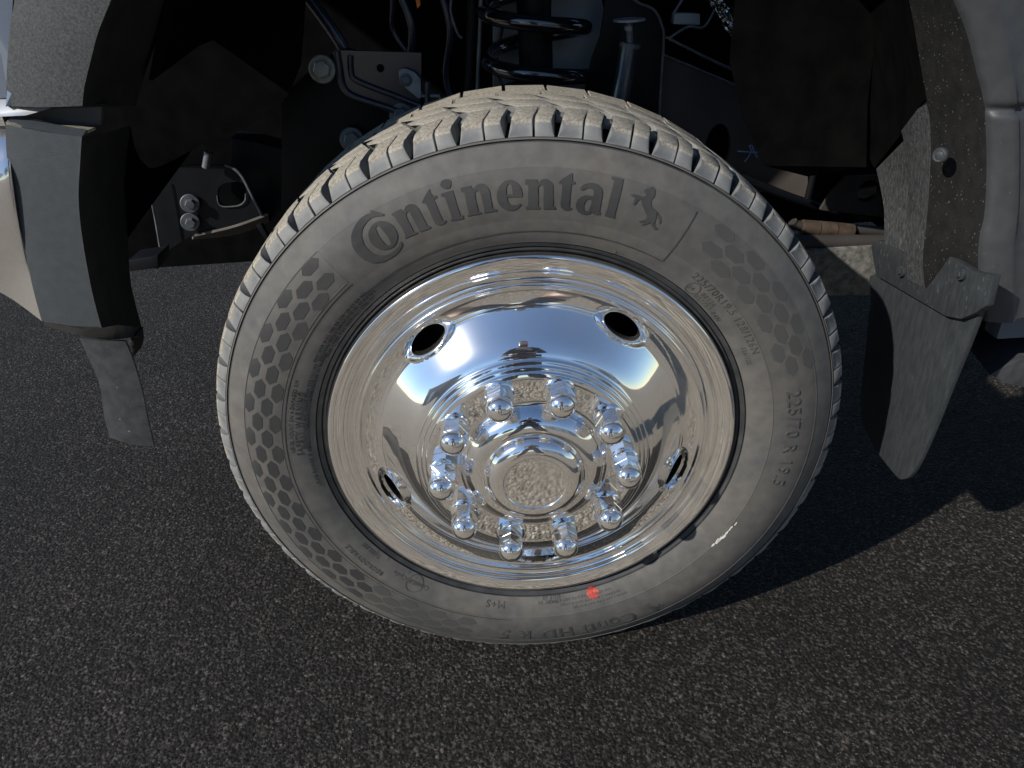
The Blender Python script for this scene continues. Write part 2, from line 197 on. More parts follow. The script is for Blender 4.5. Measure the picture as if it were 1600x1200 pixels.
TR = {
 'fl0': [[-0.4504,0.012,0.557],[-0.4587,0.012,0.5366],[-0.4717,0.012,0.5152],[-0.4904,0.012,0.4774],[-0.5044,0.012,0.4449]],
 'fl1': [[-0.3462,-0.005,0.5515],[-0.3622,-0.005,0.5319],[-0.3828,-0.005,0.5066],[-0.3971,-0.005,0.4848],[-0.4129,-0.005,0.4595],[-0.4207,-0.005,0.4429]],
 'fl2': [[-0.346,0.045,0.5497],[-0.3639,0.045,0.5289],[-0.3842,0.045,0.5017],[-0.4086,0.045,0.4677],[-0.4206,0.045,0.4481],[-0.4266,0.045,0.4346]],
 'fl3': [[-0.3337,0.11,0.5466],[-0.3538,0.11,0.5241],[-0.373,0.11,0.4947],[-0.395,0.11,0.4641],[-0.4115,0.11,0.4387],[-0.4227,0.11,0.4217]],
 'ec0': [[-0.5038,0.0,0.4301],[-0.5132,0.0,0.4058],[-0.5207,0.0,0.3797],[-0.5296,0.0,0.3432],[-0.5329,0.0,0.3181],[-0.5446,0.0,0.2587],[-0.5506,0.0,0.2171]],
 'ec1': [[-0.4278,-0.012,0.4156],[-0.4401,-0.012,0.3869],[-0.4528,-0.012,0.3555],[-0.4631,-0.012,0.3177],[-0.4728,-0.012,0.2673],[-0.4775,-0.012,0.2338],[-0.4798,-0.012,0.2083]],
 'ec2': [[-0.4301,0.03,0.409],[-0.4481,0.03,0.3668],[-0.4558,0.03,0.3429],[-0.4653,0.03,0.3073],[-0.4792,0.03,0.2499],[-0.4853,0.03,0.2146],[-0.4856,0.03,0.191]],
 'ec3': [[-0.4446,0.13,0.398],[-0.4703,0.13,0.3407],[-0.4809,0.13,0.306],[-0.4916,0.13,0.2639],[-0.5061,0.13,0.2093],[-0.5108,0.13,0.174],[-0.5134,0.13,0.1391]],
 'ecb': [[-0.5689,0.03,0.1986],[-0.5355,0.03,0.1808],[-0.5093,0.03,0.1737],[-0.4886,0.03,0.1705],[-0.4679,0.03,0.1742]],
 'dam': [[-0.5302,0.02,0.1821],[-0.528,0.02,0.1316],[-0.5302,0.02,0.1068],[-0.5385,0.02,0.0711],[-0.5426,0.02,0.0376],[-0.5264,0.02,0.0262],[-0.4909,0.02,0.0194],[-0.4865,0.02,0.0574],[-0.4796,0.02,0.105],[-0.4769,0.02,0.1504],[-0.478,0.02,0.1732]],
 'damb': [[-0.5003,0.06,0.1297],[-0.4927,0.06,0.1431],[-0.4888,0.06,0.1601],[-0.4933,0.06,0.1586]],
 'nt0': [[-0.5072,0.03,0.4405],[-0.4841,0.03,0.4391],[-0.4519,0.03,0.4371],[-0.418,0.03,0.4362]],
 'nt1': [[-0.5052,0.03,0.4291],[-0.4834,0.03,0.4239],[-0.4583,0.03,0.4198],[-0.4253,0.03,0.419]],
 'bt0': [[-0.5116,0.02,0.429],[-0.4835,0.02,0.4272],[-0.4666,0.02,0.4199],[-0.4285,0.02,0.4156]],
 'bt1': [[-0.503,-0.002,0.4293],[-0.4749,-0.002,0.4195],[-0.4565,-0.002,0.4171],[-0.433,-0.002,0.4144]],
 'cb0': [[-0.5617,0.02,0.4284],[-0.5583,-0.01,0.3946],[-0.5724,-0.018,0.3518],[-0.5965,-0.01,0.3088],[-0.6248,0.01,0.273]],
 'cb1': [[-0.5179,0.02,0.425],[-0.5147,-0.004,0.3966],[-0.5227,-0.01,0.3595],[-0.5473,-0.004,0.2959],[-0.5895,0.015,0.2434]],
 'cb2': [[-0.5182,0.022,0.4252],[-0.5167,0.0,0.3958],[-0.5282,-0.003,0.3441],[-0.5419,0.0,0.2761],[-0.5596,0.012,0.2102]],
 'rf1': [[0.3934,0.06,0.506],[0.4102,0.06,0.4763],[0.4306,0.06,0.4262],[0.4476,0.06,0.3847],[0.4586,0.06,0.3586],[0.4684,0.06,0.3196],[0.4793,0.06,0.2573],[0.4869,0.06,0.2011],[0.4991,0.06,0.1582]],
 'rf2': [[0.4033,0.0,0.5076],[0.4201,0.0,0.4854],[0.4405,0.0,0.4555],[0.4578,0.0,0.4228],[0.4758,0.0,0.3867],[0.4931,0.0,0.3331],[0.5069,0.0,0.2749],[0.5118,0.0,0.2304],[0.5368,0.0,0.1425]],
 'rf3': [[0.4741,-0.012,0.5039],[0.4805,-0.012,0.4825],[0.4891,-0.012,0.4538],[0.4986,-0.012,0.422],[0.5091,-0.012,0.3869],[0.5249,-0.012,0.3341],[0.5422,-0.012,0.2765],[0.5555,-0.012,0.232],[0.581,-0.012,0.1469]],
 'rf4': [[0.5458,-0.012,0.4997],[0.5533,-0.012,0.4782],[0.5635,-0.012,0.4493],[0.5748,-0.012,0.4174],[0.5873,-0.012,0.382],[0.606,-0.012,0.3289],[0.6264,-0.012,0.271],[0.6422,-0.012,0.2262],[0.6712,-0.012,0.1439]],
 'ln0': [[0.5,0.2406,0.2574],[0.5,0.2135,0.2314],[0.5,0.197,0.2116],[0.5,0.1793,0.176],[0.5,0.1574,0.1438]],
 'shade_sheet': [[0.4477,0.058,0.3831],[0.49,0.1736,0.3161],[0.502,0.2449,0.257],[0.52,0.3442,0.2751],[0.52,0.4792,0.4834],[0.397,0.058,0.5058],[0.4296,0.058,0.4265]],
 'pin': [[0.4607,0.025,0.3323]],
 'fb': [[0.5,0.2141,0.1557],[0.5,0.1961,0.1699],[0.5,0.1819,0.1732],[0.5,0.119,0.179],[0.5,0.0948,0.185],[0.5,0.0911,0.205],[0.5,0.0692,0.2115],[0.5,-0.0191,0.213],[0.5,-0.0535,0.2228],[0.5,-0.0559,0.1879],[0.5,-0.0413,0.1716],[0.5,-0.0205,0.1543],[0.5,0.0084,0.1443],[0.5,0.1833,0.1226]],
 'fp': [[0.51,0.2065,0.1151],[0.51,0.2015,0.075],[0.51,0.1917,0.023],[0.51,0.1809,-0.0325],[0.51,0.1644,-0.0913],[0.51,0.1327,-0.1124],[0.51,0.0946,-0.1204],[0.51,0.0386,-0.1194],[0.51,0.0192,-0.112],[0.51,0.002,-0.0863],[0.51,-0.0111,-0.0262],[0.51,-0.0238,0.072],[0.51,-0.0353,0.168],[0.51,-0.0226,0.1732],[0.51,0.0269,0.1433]],
 'fs': [[0.498,0.117,0.1569],[0.498,0.0582,0.2027],[0.498,-0.0037,0.2036]],
 'rb': [[0.5935,0.03,0.0433],[0.6098,0.03,0.0554],[0.6313,0.03,0.0651],[0.6787,0.03,0.0692],[0.6959,0.03,0.0165],[0.6448,0.03,0.0202],[0.6193,0.03,0.0279]],
 'wsh': [[-0.2788,0.42,0.405],[-0.2518,0.42,0.2991],[-0.1689,0.42,0.3315]],
 'brk': [[-0.2555,0.5,0.4301],[-0.1898,0.5,0.4243],[-0.1269,0.5,0.4187],[-0.1344,0.5,0.3553],[-0.1478,0.5,0.3224],[-0.1836,0.5,0.3386],[-0.2384,0.5,0.3627],[-0.2525,0.5,0.3772],[-0.2527,0.5,0.4058]],
 'brk_rim': [[-0.2529,0.495,0.4287],[-0.2528,0.495,0.4064],[-0.2522,0.495,0.3798],[-0.2375,0.495,0.3635],[-0.1826,0.495,0.3414],[-0.1452,0.495,0.3232]],
 'brk_rim2': [[-0.2332,0.49,0.4217],[-0.236,0.49,0.3986],[-0.229,0.49,0.3858],[-0.1772,0.49,0.3616],[-0.1382,0.49,0.3435]],
 'brk_hole': [[-0.1911,0.499,0.4012]],
 'tab': [[-0.1633,0.49,0.396],[-0.1588,0.49,0.3995],[-0.1527,0.49,0.4001],[-0.1402,0.49,0.3946],[-0.1313,0.49,0.3837],[-0.1334,0.49,0.3579],[-0.1377,0.49,0.3562],[-0.1634,0.49,0.3799]],
 'tabbolt': [[-0.1533,0.485,0.3838]],
 'blk': [[-0.3564,0.46,0.3585],[-0.3404,0.46,0.3766],[-0.2848,0.46,0.4148],[-0.2427,0.46,0.4303],[-0.1865,0.46,0.4134],[-0.1345,0.46,0.3544],[-0.1568,0.46,0.1697],[-0.3943,0.46,0.1854]],
 'stud': [[-0.1223,0.44,0.3775],[-0.1275,0.44,0.3327],[-0.1395,0.44,0.3581],[-0.1059,0.44,0.356]],
 'hose1': [[-0.0419,0.46,0.5169],[-0.0461,0.46,0.4668],[-0.051,0.46,0.4321],[-0.0569,0.46,0.3872],[-0.0657,0.46,0.321]],
 'hose2': [[-0.0628,0.47,0.5177],[-0.0782,0.47,0.4765],[-0.072,0.47,0.4412],[-0.065,0.47,0.4319]],
 'hose3': [[-0.0285,0.44,0.5168],[-0.0357,0.44,0.4506],[-0.0435,0.44,0.3892],[-0.0526,0.44,0.3144]],
 'spr': [[0.0461,0.42,0.4305]],
 'shk': [[0.1811,0.4,0.4142],[0.1621,0.4,0.3091],[0.1794,0.4,0.4472],[0.1787,0.4,0.4381]],
 'stw': [[0.1914,0.47,0.4945],[0.2067,0.47,0.4639],[0.2313,0.47,0.4512],[0.2432,0.47,0.4268],[0.2449,0.47,0.3905],[0.244,0.47,0.2796],[0.1079,0.47,0.2882],[0.1342,0.47,0.3926],[0.147,0.47,0.4236],[0.1581,0.47,0.4965]],
 'stw_edge': [[0.1867,0.468,0.4781],[0.2024,0.468,0.4652],[0.228,0.468,0.4533],[0.2406,0.468,0.4316],[0.2445,0.468,0.4117],[0.2431,0.468,0.3583],[0.2421,0.468,0.2902]],
 'swg': [[0.1042,0.56,0.4958],[0.1552,0.56,0.4928],[0.1712,0.56,0.4178],[0.1832,0.56,0.3174],[0.1842,0.56,0.2424],[-0.03,0.56,0.256],[-0.0125,0.56,0.5026]],
 'arm': [[0.2512,0.5,0.3855],[0.3189,0.5,0.3556],[0.3786,0.5,0.3276],[0.3957,0.5,0.2945],[0.4126,0.5,0.2574],[0.4337,0.5,0.2254],[0.5083,0.5,0.2077],[0.5208,0.5,0.1238],[0.447,0.5,0.1516],[0.334,0.5,0.159],[0.2412,0.5,0.2837]],
 'arm_hole': [[0.3517,0.498,0.2332]],
 'arm_edge': [[0.2506,0.497,0.3859],[0.3181,0.497,0.3561],[0.3777,0.497,0.3281],[0.3916,0.497,0.3054]],
 'chk1': [[0.3855,0.496,0.2262],[0.3999,0.496,0.2242],[0.4197,0.496,0.2219]],
 'chk2': [[0.4042,0.496,0.2346],[0.4084,0.496,0.2258],[0.4052,0.496,0.2153],[0.3995,0.496,0.207]],
 'chk3': [[0.4042,0.496,0.2346],[0.4098,0.496,0.2332],[0.4128,0.496,0.2255],[0.4207,0.496,0.2132]],
 'xtube': [[0.3749,0.46,0.1965],[0.478,0.46,0.1504],[0.5594,0.46,0.1226],[0.6639,0.46,0.0985]],
 'rod': [[0.4576,0.4,0.1302],[0.4714,0.4,0.1227],[0.5629,0.4,0.11],[0.6355,0.4,0.0996]],
 'rodw': [[0.4718,0.395,0.1222],[0.5587,0.395,0.1098]],
 'tube2': [[0.4458,0.38,0.1039],[0.6277,0.38,0.0917]],
 'beam': [[0.4665,0.36,0.0934],[0.5865,0.36,0.0942],[0.6063,0.36,0.0049],[0.5056,0.36,0.0107]],
 'link': [[0.5003,0.44,0.2253],[0.494,0.44,0.1555]],
 'hpl': [[0.5102,0.42,0.141],[0.5245,0.42,0.1703],[0.5437,0.42,0.1934],[0.5959,0.42,0.1932],[0.6189,0.42,0.1205]],
 'hpl_hole': [[0.5855,0.418,0.1669]],
 'foil': [[0.2951,0.4,0.4835],[0.3228,0.4,0.4577],[0.3193,0.4,0.4455],[0.3447,0.4,0.4231],[0.3313,0.4,0.4171],[0.3105,0.4,0.4419],[0.2949,0.4,0.4634]],
 'wire1': [[0.2485,0.45,0.4151],[0.2767,0.45,0.4293],[0.3009,0.45,0.4278],[0.316,0.45,0.4546],[0.315,0.45,0.4882]],
 'wire2': [[0.2435,0.45,0.4172],[0.3246,0.45,0.3763],[0.3871,0.45,0.3475]],
 'wire3': [[0.2535,0.45,0.448],[0.2709,0.45,0.4741]],
 'box1': [[0.2575,0.46,0.4487],[0.2963,0.46,0.4447],[0.2975,0.46,0.4289],[0.2564,0.46,0.4331]],
 'orange': [[-0.1271,0.44,0.4965],[-0.1206,0.44,0.4961],[-0.1203,0.44,0.4828],[-0.1256,0.44,0.4781]],
 'flake': [[0.3938,0.47,0.2873],[0.4015,0.47,0.2928],[0.4081,0.47,0.2894],[0.4049,0.47,0.2816]],
 'lfb': [[-0.6017,0.46,0.2616],[-0.5229,0.46,0.2712],[-0.461,0.46,0.2662],[-0.4466,0.46,0.2474],[-0.4375,0.46,0.2146],[-0.4284,0.46,0.1798],[-0.4809,0.46,0.1664],[-0.5512,0.46,0.1551],[-0.569,0.46,0.1471],[-0.6187,0.46,0.1224],[-0.6117,0.46,0.1885]],
 'lfb_hole': [[-0.4701,0.458,0.2195]],
 'lfb_edge': [[-0.4672,0.455,0.2689],[-0.4542,0.455,0.2619],[-0.4441,0.455,0.2476],[-0.4358,0.455,0.216],[-0.4275,0.455,0.1825]],
 'lfb_strap': [[-0.5922,0.44,0.2665],[-0.5999,0.44,0.1944],[-0.6096,0.44,0.1272]],
 'lfb_fl0': [[-0.549,0.455,0.1567],[-0.4791,0.455,0.168],[-0.4171,0.455,0.1852]],
 'lfb_fl1': [[-0.588,0.53,0.1265],[-0.5111,0.53,0.1298],[-0.4426,0.53,0.1481]],
 'lfb_b': [[-0.5395,0.45,0.2113],[-0.5479,0.45,0.1799]],
 'lfb_stud': [[-0.4827,0.44,0.2941],[-0.4933,0.44,0.2704]],
 'lfr': [[-0.4709,0.52,0.2983],[-0.4298,0.52,0.2883],[-0.3585,0.52,0.2646],[-0.4013,0.52,0.0568],[-0.4563,0.52,0.1524],[-0.4942,0.52,0.207]],
 'foot': [[-0.6252,0.36,0.1518],[-0.5881,0.36,0.1547],[-0.5747,0.36,0.1582],[-0.5823,0.36,0.1335],[-0.5891,0.36,0.135],[-0.6285,0.36,0.1322]],
 'foot2': [[-0.4222,0.4,0.1831],[-0.4134,0.4,0.1847],[-0.4065,0.4,0.1603],[-0.4121,0.4,0.154]],
 'llb': [[-0.5596,0.36,0.3804],[-0.5699,0.36,0.3031],[-0.5456,0.36,0.291],[-0.5168,0.36,0.2997],[-0.4755,0.36,0.316],[-0.433,0.36,0.3319],[-0.3715,0.36,0.3508],[-0.3175,0.36,0.383],[-0.2906,0.36,0.4241],[-0.2595,0.36,0.5332]],
}
# ------------------------------------------------------------------ mesh helpers
def link(name, me, mat=None, parent=None, smooth=None):
    o = bpy.data.objects.new(name, me); COL.objects.link(o)
    if mat is not None:
        for mm in (mat if isinstance(mat, (list, tuple)) else [mat]): me.materials.append(mm)
    if parent is not None:
        o.parent = parent
        if parent is TRUCK: o.location = -TRUCK.location
    if smooth is not None: shade(me, smooth)
    return o
def shade(me, ang=35):
    bm = bmesh.new(); bm.from_mesh(me)
    for f in bm.faces: f.smooth = True
    a = R(ang)
    for e in bm.edges:
        if len(e.link_faces) == 2 and e.calc_face_angle(0) > a: e.smooth = False
    bm.to_mesh(me); bm.free()
def mk(name, bm, mat=None, parent=None, smooth=35):
    me = bpy.data.meshes.new(name); bm.normal_update(); bm.to_mesh(me); bm.free()
    return link(name, me, mat, parent, smooth)
def thing(name, loc, label, cat, group=None):
    o = bpy.data.objects.new(name, None); COL.objects.link(o); o.location = loc; o.empty_display_size = 0.1
    o['label'] = label; o['category'] = cat
    if group: o['group'] = group
    return o
def polar(r, th, y): return Vector((r * math.cos(R(th)), y, r * math.sin(R(th))))
def lathe(prof, segs=192, th0=0.0, th1=360.0, fn=None):
    bm = bmesh.new(); full = abs(th1 - th0) >= 359.99
    n = segs if full else segs + 1
    rings = []
    for k in range(n):
        th = th0 + (th1 - th0) * k / segs
        row = []
        for (r, y) in prof:
            if fn: r, y = fn(r, y, th)
            row.append(bm.verts.new(polar(r, th, y)))
        rings.append(row)
    for k in range(segs):
        a = rings[k]; b = rings[(k + 1) % n]
        for i in range(len(prof) - 1): bm.faces.new((a[i], b[i], b[i + 1], a[i + 1]))
    return bm
def smooth_poly(pts, n, closed=False):
    """Catmull-Rom resample"""
    P = [Vector(p) for p in pts]; L = len(P); out = []
    segs = L if closed else L - 1
    for k in range(n if closed else n):
        t = k / n * segs if closed else k / (n - 1) * segs
        i = min(int(t), segs - 1); f = t - i
        if closed: p0, p1, p2, p3 = P[(i - 1) % L], P[i], P[(i + 1) % L], P[(i + 2) % L]
        else: p0, p1, p2, p3 = P[max(i - 1, 0)], P[i], P[i + 1], P[min(i + 2, L - 1)]
        out.append(0.5 * ((2 * p1) + (p2 - p0) * f + (2 * p0 - 5 * p1 + 4 * p2 - p3) * f * f + (3 * p1 - p0 - 3 * p2 + p3) * f ** 3))
    return out
def lin(pts, n):
    P = [Vector(p) for p in pts]; d = [0]
    for a, b in zip(P, P[1:]): d.append(d[-1] + (b - a).length)
    out = []
    for k in range(n):
        t = d[-1] * k / (n - 1); i = 0
        while i < len(P) - 2 and d[i + 1] < t: i += 1
        f = (t - d[i]) / max(d[i + 1] - d[i], 1e-9); out.append(P[i].lerp(P[i + 1], min(max(f, 0), 1)))
    return out
def loft(lines, n=24, sm=True, sub=1):
    """skin between polylines; returns bmesh"""
    bm = bmesh.new()
    L = [smooth_poly(p, n) if sm else lin(p, n) for p in lines]
    if sub > 1:   # smooth across
        cols = [smooth_poly([l[k] for l in L], (len(L) - 1) * sub + 1) for k in range(n)]
        L = [[cols[k][j] for k in range(n)] for j in range((len(lines) - 1) * sub + 1)]
    V = [[bm.verts.new(p) for p in l] for l in L]
    for a, b in zip(V, V[1:]):
        for i in range(n - 1): bm.faces.new((a[i], a[i + 1], b[i + 1], b[i]))
    return bm
def thicken(bm, t):
    bm.normal_update()
    bmesh.ops.solidify(bm, geom=bm.faces[:], thickness=t)
    return bm
def plate(pts, d, bevel=0.0, holes=()):
    """prism: outline (3D, roughly planar) pushed along vector d"""
    bm = bmesh.new(); d = Vector(d); P = [Vector(p) for p in pts]
    loops = [P] + [[Vector(p) for p in h] for h in holes]
    flat = [p for lp in loops for p in lp]
    tris = geometry.tessellate_polygon(loops)
    A = [bm.verts.new(p) for p in flat]; B = [bm.verts.new(p + d) for p in flat]
    for t in tris:
        try: bm.faces.new([A[i] for i in t]); bm.faces.new([B[i] for i in reversed(t)])
        except ValueError: pass
    k = 0
    for lp in loops:
        m = len(lp)
        for i in range(m):
            j = (i + 1) % m
            try: bm.faces.new((A[k + i], A[k + j], B[k + j], B[k + i]))
            except ValueError: pass
        k += m
    bmesh.ops.recalc_face_normals(bm, faces=bm.faces[:])
    if not holes:
        bmesh.ops.dissolve_limit(bm, angle_limit=0.002, verts=bm.verts[:], edges=bm.edges[:])
    if bevel:
        ed = [e for e in bm.edges if len(e.link_faces) == 2 and e.calc_face_angle(0) > 0.6]
        bmesh.ops.bevel(bm, geom=ed, offset=bevel, segments=2, affect='EDGES', profile=0.6)
    return bm
def tube(pts, rad, seg=10, n=None, sm=True, caps=True, bm=None):
    bm = bm or bmesh.new()
    P = smooth_poly(pts, n or max(len(pts) * 5, 6)) if sm else [Vector(p) for p in pts]
    prev = None; up = Vector((0.13, 0.31, 0.94)); rings = []
    for i, p in enumerate(P):
        t = (P[min(i + 1, len(P) - 1)] - P[max(i - 1, 0)]).normalized()
        a = t.cross(up)
        if a.length < 1e-3: a = t.cross(Vector((1, 0, 0)))
        a.normalize(); b = t.cross(a).normalized()
        rr = rad(i / (len(P) - 1)) if callable(rad) else rad
        rings.append([bm.verts.new(p + a * (rr * math.cos(2 * math.pi * k / seg)) + b * (rr * math.sin(2 * math.pi * k / seg))) for k in range(seg)])
    for r0, r1 in zip(rings, rings[1:]):
        for k in range(seg): bm.faces.new((r0[k], r0[(k + 1) % seg], r1[(k + 1) % seg], r1[k]))
    if caps: bm.faces.new(rings[0][::-1]); bm.faces.new(rings[-1])
    bmesh.ops.recalc_face_normals(bm, faces=bm.faces[:])
    return bm
def box(bm, c, s, bevel=0.0):
    r = bmesh.ops.create_cube(bm, size=1, matrix=Matrix.Translation(c) @ Matrix.Diagonal((*s, 1)))
    if bevel:
        es = list({e for v in r['verts'] for e in v.link_edges})
        bmesh.ops.bevel(bm, geom=es, offset=bevel, segments=2, affect='EDGES')
    return bm
def orient(axis): return Vector((0, 0, 1)).rotation_difference(Vector(axis)).to_matrix().to_4x4()
def hex_bolt(c, axis, r_w, r_h, h, washer=0.0025):
    """flanged hex bolt, head along axis"""
    bm = bmesh.new(); M4 = Matrix.Translation(Vector(c)) @ orient(axis)
    def ring(r, z, n, ph=0): return [bm.verts.new(M4 @ Vector((r * math.cos(2 * math.pi * k / n + ph), r * math.sin(2 * math.pi * k / n + ph), z))) for k in range(n)]
    w = [ring(r_w * 0.98, -0.003, 24), ring(r_w, washer * 0.4, 24), ring(r_w * 0.93, washer, 24)]
    for a, b in zip(w, w[1:]):
        for k in range(24): bm.faces.new((a[k], a[(k + 1) % 24], b[(k + 1) % 24], b[k]))
    bm.faces.new(w[-1])
    hh = [ring(r_h, washer * 0.9, 6, 0.3), ring(r_h, h * 0.85, 6, 0.3), ring(r_h * 0.86, h, 6, 0.3)]
    for a, b in zip(hh, hh[1:]):
        for k in range(6): bm.faces.new((a[k], a[(k + 1) % 6], b[(k + 1) % 6], b[k]))
    bm.faces.new(hh[-1])
    bmesh.ops.recalc_face_normals(bm, faces=bm.faces[:])
    return bm

# ------------------------------------------------------------------ the setting
def sheet(name, x0, x1, y0, y1, z, mat):
    me = bpy.data.meshes.new(name); me.from_pydata([(x0, y0, z), (x1, y0, z), (x1, y1, z), (x0, y1, z)], [], [(0, 1, 2, 3)])
    o = link(name, me, mat); o['kind'] = 'structure'; return o
def asphalt_mat():
    m, n, l, b = new_mat('worn_dark_asphalt')
    tc = n.new('ShaderNodeTexCoord')
    v = n.new('ShaderNodeTexVoronoi'); v.inputs['Scale'].default_value = 190; l.new(tc.outputs['Object'], v.inputs['Vector'])
    t = n.new('ShaderNodeTexNoise'); t.inputs['Scale'].default_value = 210; t.inputs['Detail'].default_value = 3; l.new(tc.outputs['Object'], t.inputs['Vector'])
    t2 = n.new('ShaderNodeTexNoise'); t2.inputs['Scale'].default_value = 3.0; t2.inputs['Detail'].default_value = 5; l.new(tc.outputs['Object'], t2.inputs['Vector'])
    r = ramp(n, [(0.38, (0.0056, 0.0048, 0.0041)), (0.52, (0.0120, 0.0104, 0.0092)), (0.66, (0.056, 0.050, 0.045))]); l.new(t.outputs['Fac'], r.inputs[0])
    sp = n.new('ShaderNodeSeparateColor'); l.new(v.outputs['Color'], sp.inputs[0])
    r1 = ramp(n, [(0.0, (0.75, 0.74, 0.73)), (0.8, (1.0, 0.98, 0.96)), (1.0, (1.9, 1.85, 1.8))]); l.new(sp.outputs[0], r1.inputs[0])
    mx = n.new('ShaderNodeMix'); mx.data_type = 'RGBA'; mx.blend_type = 'MULTIPLY'; mx.inputs[0].default_value = 1; l.new(r.outputs[0], mx.inputs[6]); l.new(r1.outputs[0], mx.inputs[7])
    r2 = ramp(n, [(0.3, (0.75, 0.75, 0.75)), (0.7, (1.2, 1.2, 1.2))]); l.new(t2.outputs['Fac'], r2.inputs[0])
    m2 = n.new('ShaderNodeMix'); m2.data_type = 'RGBA'; m2.blend_type = 'MULTIPLY'; m2.inputs[0].default_value = 1; l.new(mx.outputs[2], m2.inputs[6]); l.new(r2.outputs[0], m2.inputs[7])
    l.new(m2.outputs[2], b.inputs['Base Color']); b.inputs['Roughness'].default_value = 0.85; b.inputs['Specular IOR Level'].default_value = 0.25
    bp = n.new('ShaderNodeBump'); bp.inputs['Strength'].default_value = 0.8; bp.inputs['Distance'].default_value = 0.003; l.new(v.outputs['Distance'], bp.inputs['Height']); bp.invert = True
    l.new(bp.outputs[0], b.inputs['Normal'])
    return m
def gravel_mat():
    m, n, l, b = new_mat('tan_gravel')
    tc = n.new('ShaderNodeTexCoord')
    v = n.new('ShaderNodeTexVoronoi'); v.inputs['Scale'].default_value = 150; l.new(tc.outputs['Object'], v.inputs['Vector'])
    sp = n.new('ShaderNodeSeparateColor'); l.new(v.outputs['Color'], sp.inputs[0])
    r = ramp(n, [(0.0, (0.14, 0.117, 0.086)), (0.5, (0.29, 0.250, 0.195)), (1.0, (0.47, 0.415, 0.34))]); l.new(sp.outputs[0], r.inputs[0])
    r1 = ramp(n, [(0.3, (1, 1, 1)), (0.75, (0.35, 0.33, 0.30))]); l.new(v.outputs['Distance'], r1.inputs[0])
    mx = n.new('ShaderNodeMix'); mx.data_type = 'RGBA'; mx.blend_type = 'MULTIPLY'; mx.inputs[0].default_value = 0.7; l.new(r.outputs[0], mx.inputs[6]); l.new(r1.outputs[0], mx.inputs[7])
    l.new(mx.outputs[2], b.inputs['Base Color']); b.inputs['Roughness'].default_value = 0.9
    bp = n.new('ShaderNodeBump'); bp.inputs['Strength'].default_value = 1.0; bp.inputs['Distance'].default_value = 0.005; bp.invert = True; l.new(v.outputs['Distance'], bp.inputs['Height'])
    l.new(bp.outputs[0], b.inputs['Normal'])
    return m
MA = asphalt_mat()
AP = [(-.83, -.172), (.65, -.262), (1.45, 1.0), (3.2, 4.5), (2.5, 9.0), (-5.0, 9.0), (-3.4, 4.5), (-1.55, 1.1)]
edge = []
for k, (p, q) in enumerate(zip(AP, AP[1:] + AP[:1])):        # worn, ragged edge
    n = 70 if k in (0, 1, 7) else 8
    d = Vector((q[0] - p[0], q[1] - p[1])); nrm = Vector((d.y, -d.x)).normalized()
    for m_ in range(n):
        w_ = random.uniform(-.001, .016) + .006 * math.sin(m_ * .7); edge.append((p[0] + d.x * m_ / n + nrm.x * w_, p[1] + d.y * m_ / n + nrm.y * w_, GZ))
me = bpy.data.meshes.new('asphalt'); me.from_pydata(edge, [], [tuple(range(len(edge)))]); o = link('asphalt', me, MA); o['kind'] = 'structure'
sheet('gravel_lot', -600, 600, -600, 600, GZ - .006, gravel_mat())
# loose chippings bedded in the asphalt: nobody could count them
rng = np.random.default_rng(3)
NS = 42000
px = rng.uniform(-1.45, 1.5, NS); py = -0.26 + 2.0 * rng.random(NS) ** 1.6; sz = rng.uniform(0.0010, 0.0021, NS) * (1 + 0.5 * (py + .26))
keep = (py > -.215 - .061 * px) & (px > -.80 - .5 * (py + .17)) & (px < .62 + .63 * (py + .26)) & ~((np.abs(px) < 0.16) & (py > -0.0) & (py < 0.22)); px, py, sz = px[keep], py[keep], sz[keep]; NS = len(px)
base = np.array([(1, 0, 0), (0.3, 0.95, 0), (-0.8, 0.6, 0), (-0.8, -0.6, 0), (0.3, -0.95, 0), (0.1, 0.05, 0.55)])
ang = rng.uniform(0, 6.28, NS); ca, sa = np.cos(ang), np.sin(ang)
jit = 1 + 0.35 * rng.standard_normal((NS, 6, 1)) * 0.6
vv = base[None] * jit * sz[:, None, None]
vx = vv[:, :, 0] * ca[:, None] - vv[:, :, 1] * sa[:, None]; vy = vv[:, :, 0] * sa[:, None] + vv[:, :, 1] * ca[:, None]
allv = np.stack([vx + px[:, None], vy + py[:, None], np.maximum(vv[:, :, 2], 0) + GZ - 0.0002], -1).reshape(-1, 3)
fc = (np.arange(NS)[:, None, None] * 6 + np.array([(0, 1, 5), (1, 2, 5), (2, 3, 5), (3, 4, 5), (4, 0, 5)])[None]).reshape(-1, 3)
me = bpy.data.meshes.new('asphalt_chippings'); me.from_pydata(allv.tolist(), [], fc.tolist())
chip_mat = noise_mat('asphalt_chipping', (0.006, 0.0052, 0.0046), (0.085, 0.077, 0.070), 190, 0.85, lo=0.35, hi=0.7, spec=0.25, detail=2)
o = link('asphalt_chippings', me, chip_mat); o['kind'] = 'stuff'; o['label'] = 'small dark stone chippings bedded in the asphalt'

# ------------------------------------------------------------------ the truck
TRUCK = thing('truck', (0.0, 0.9, GZ), 'dark work truck seen close at its chrome covered front wheel under grey arch', 'truck')

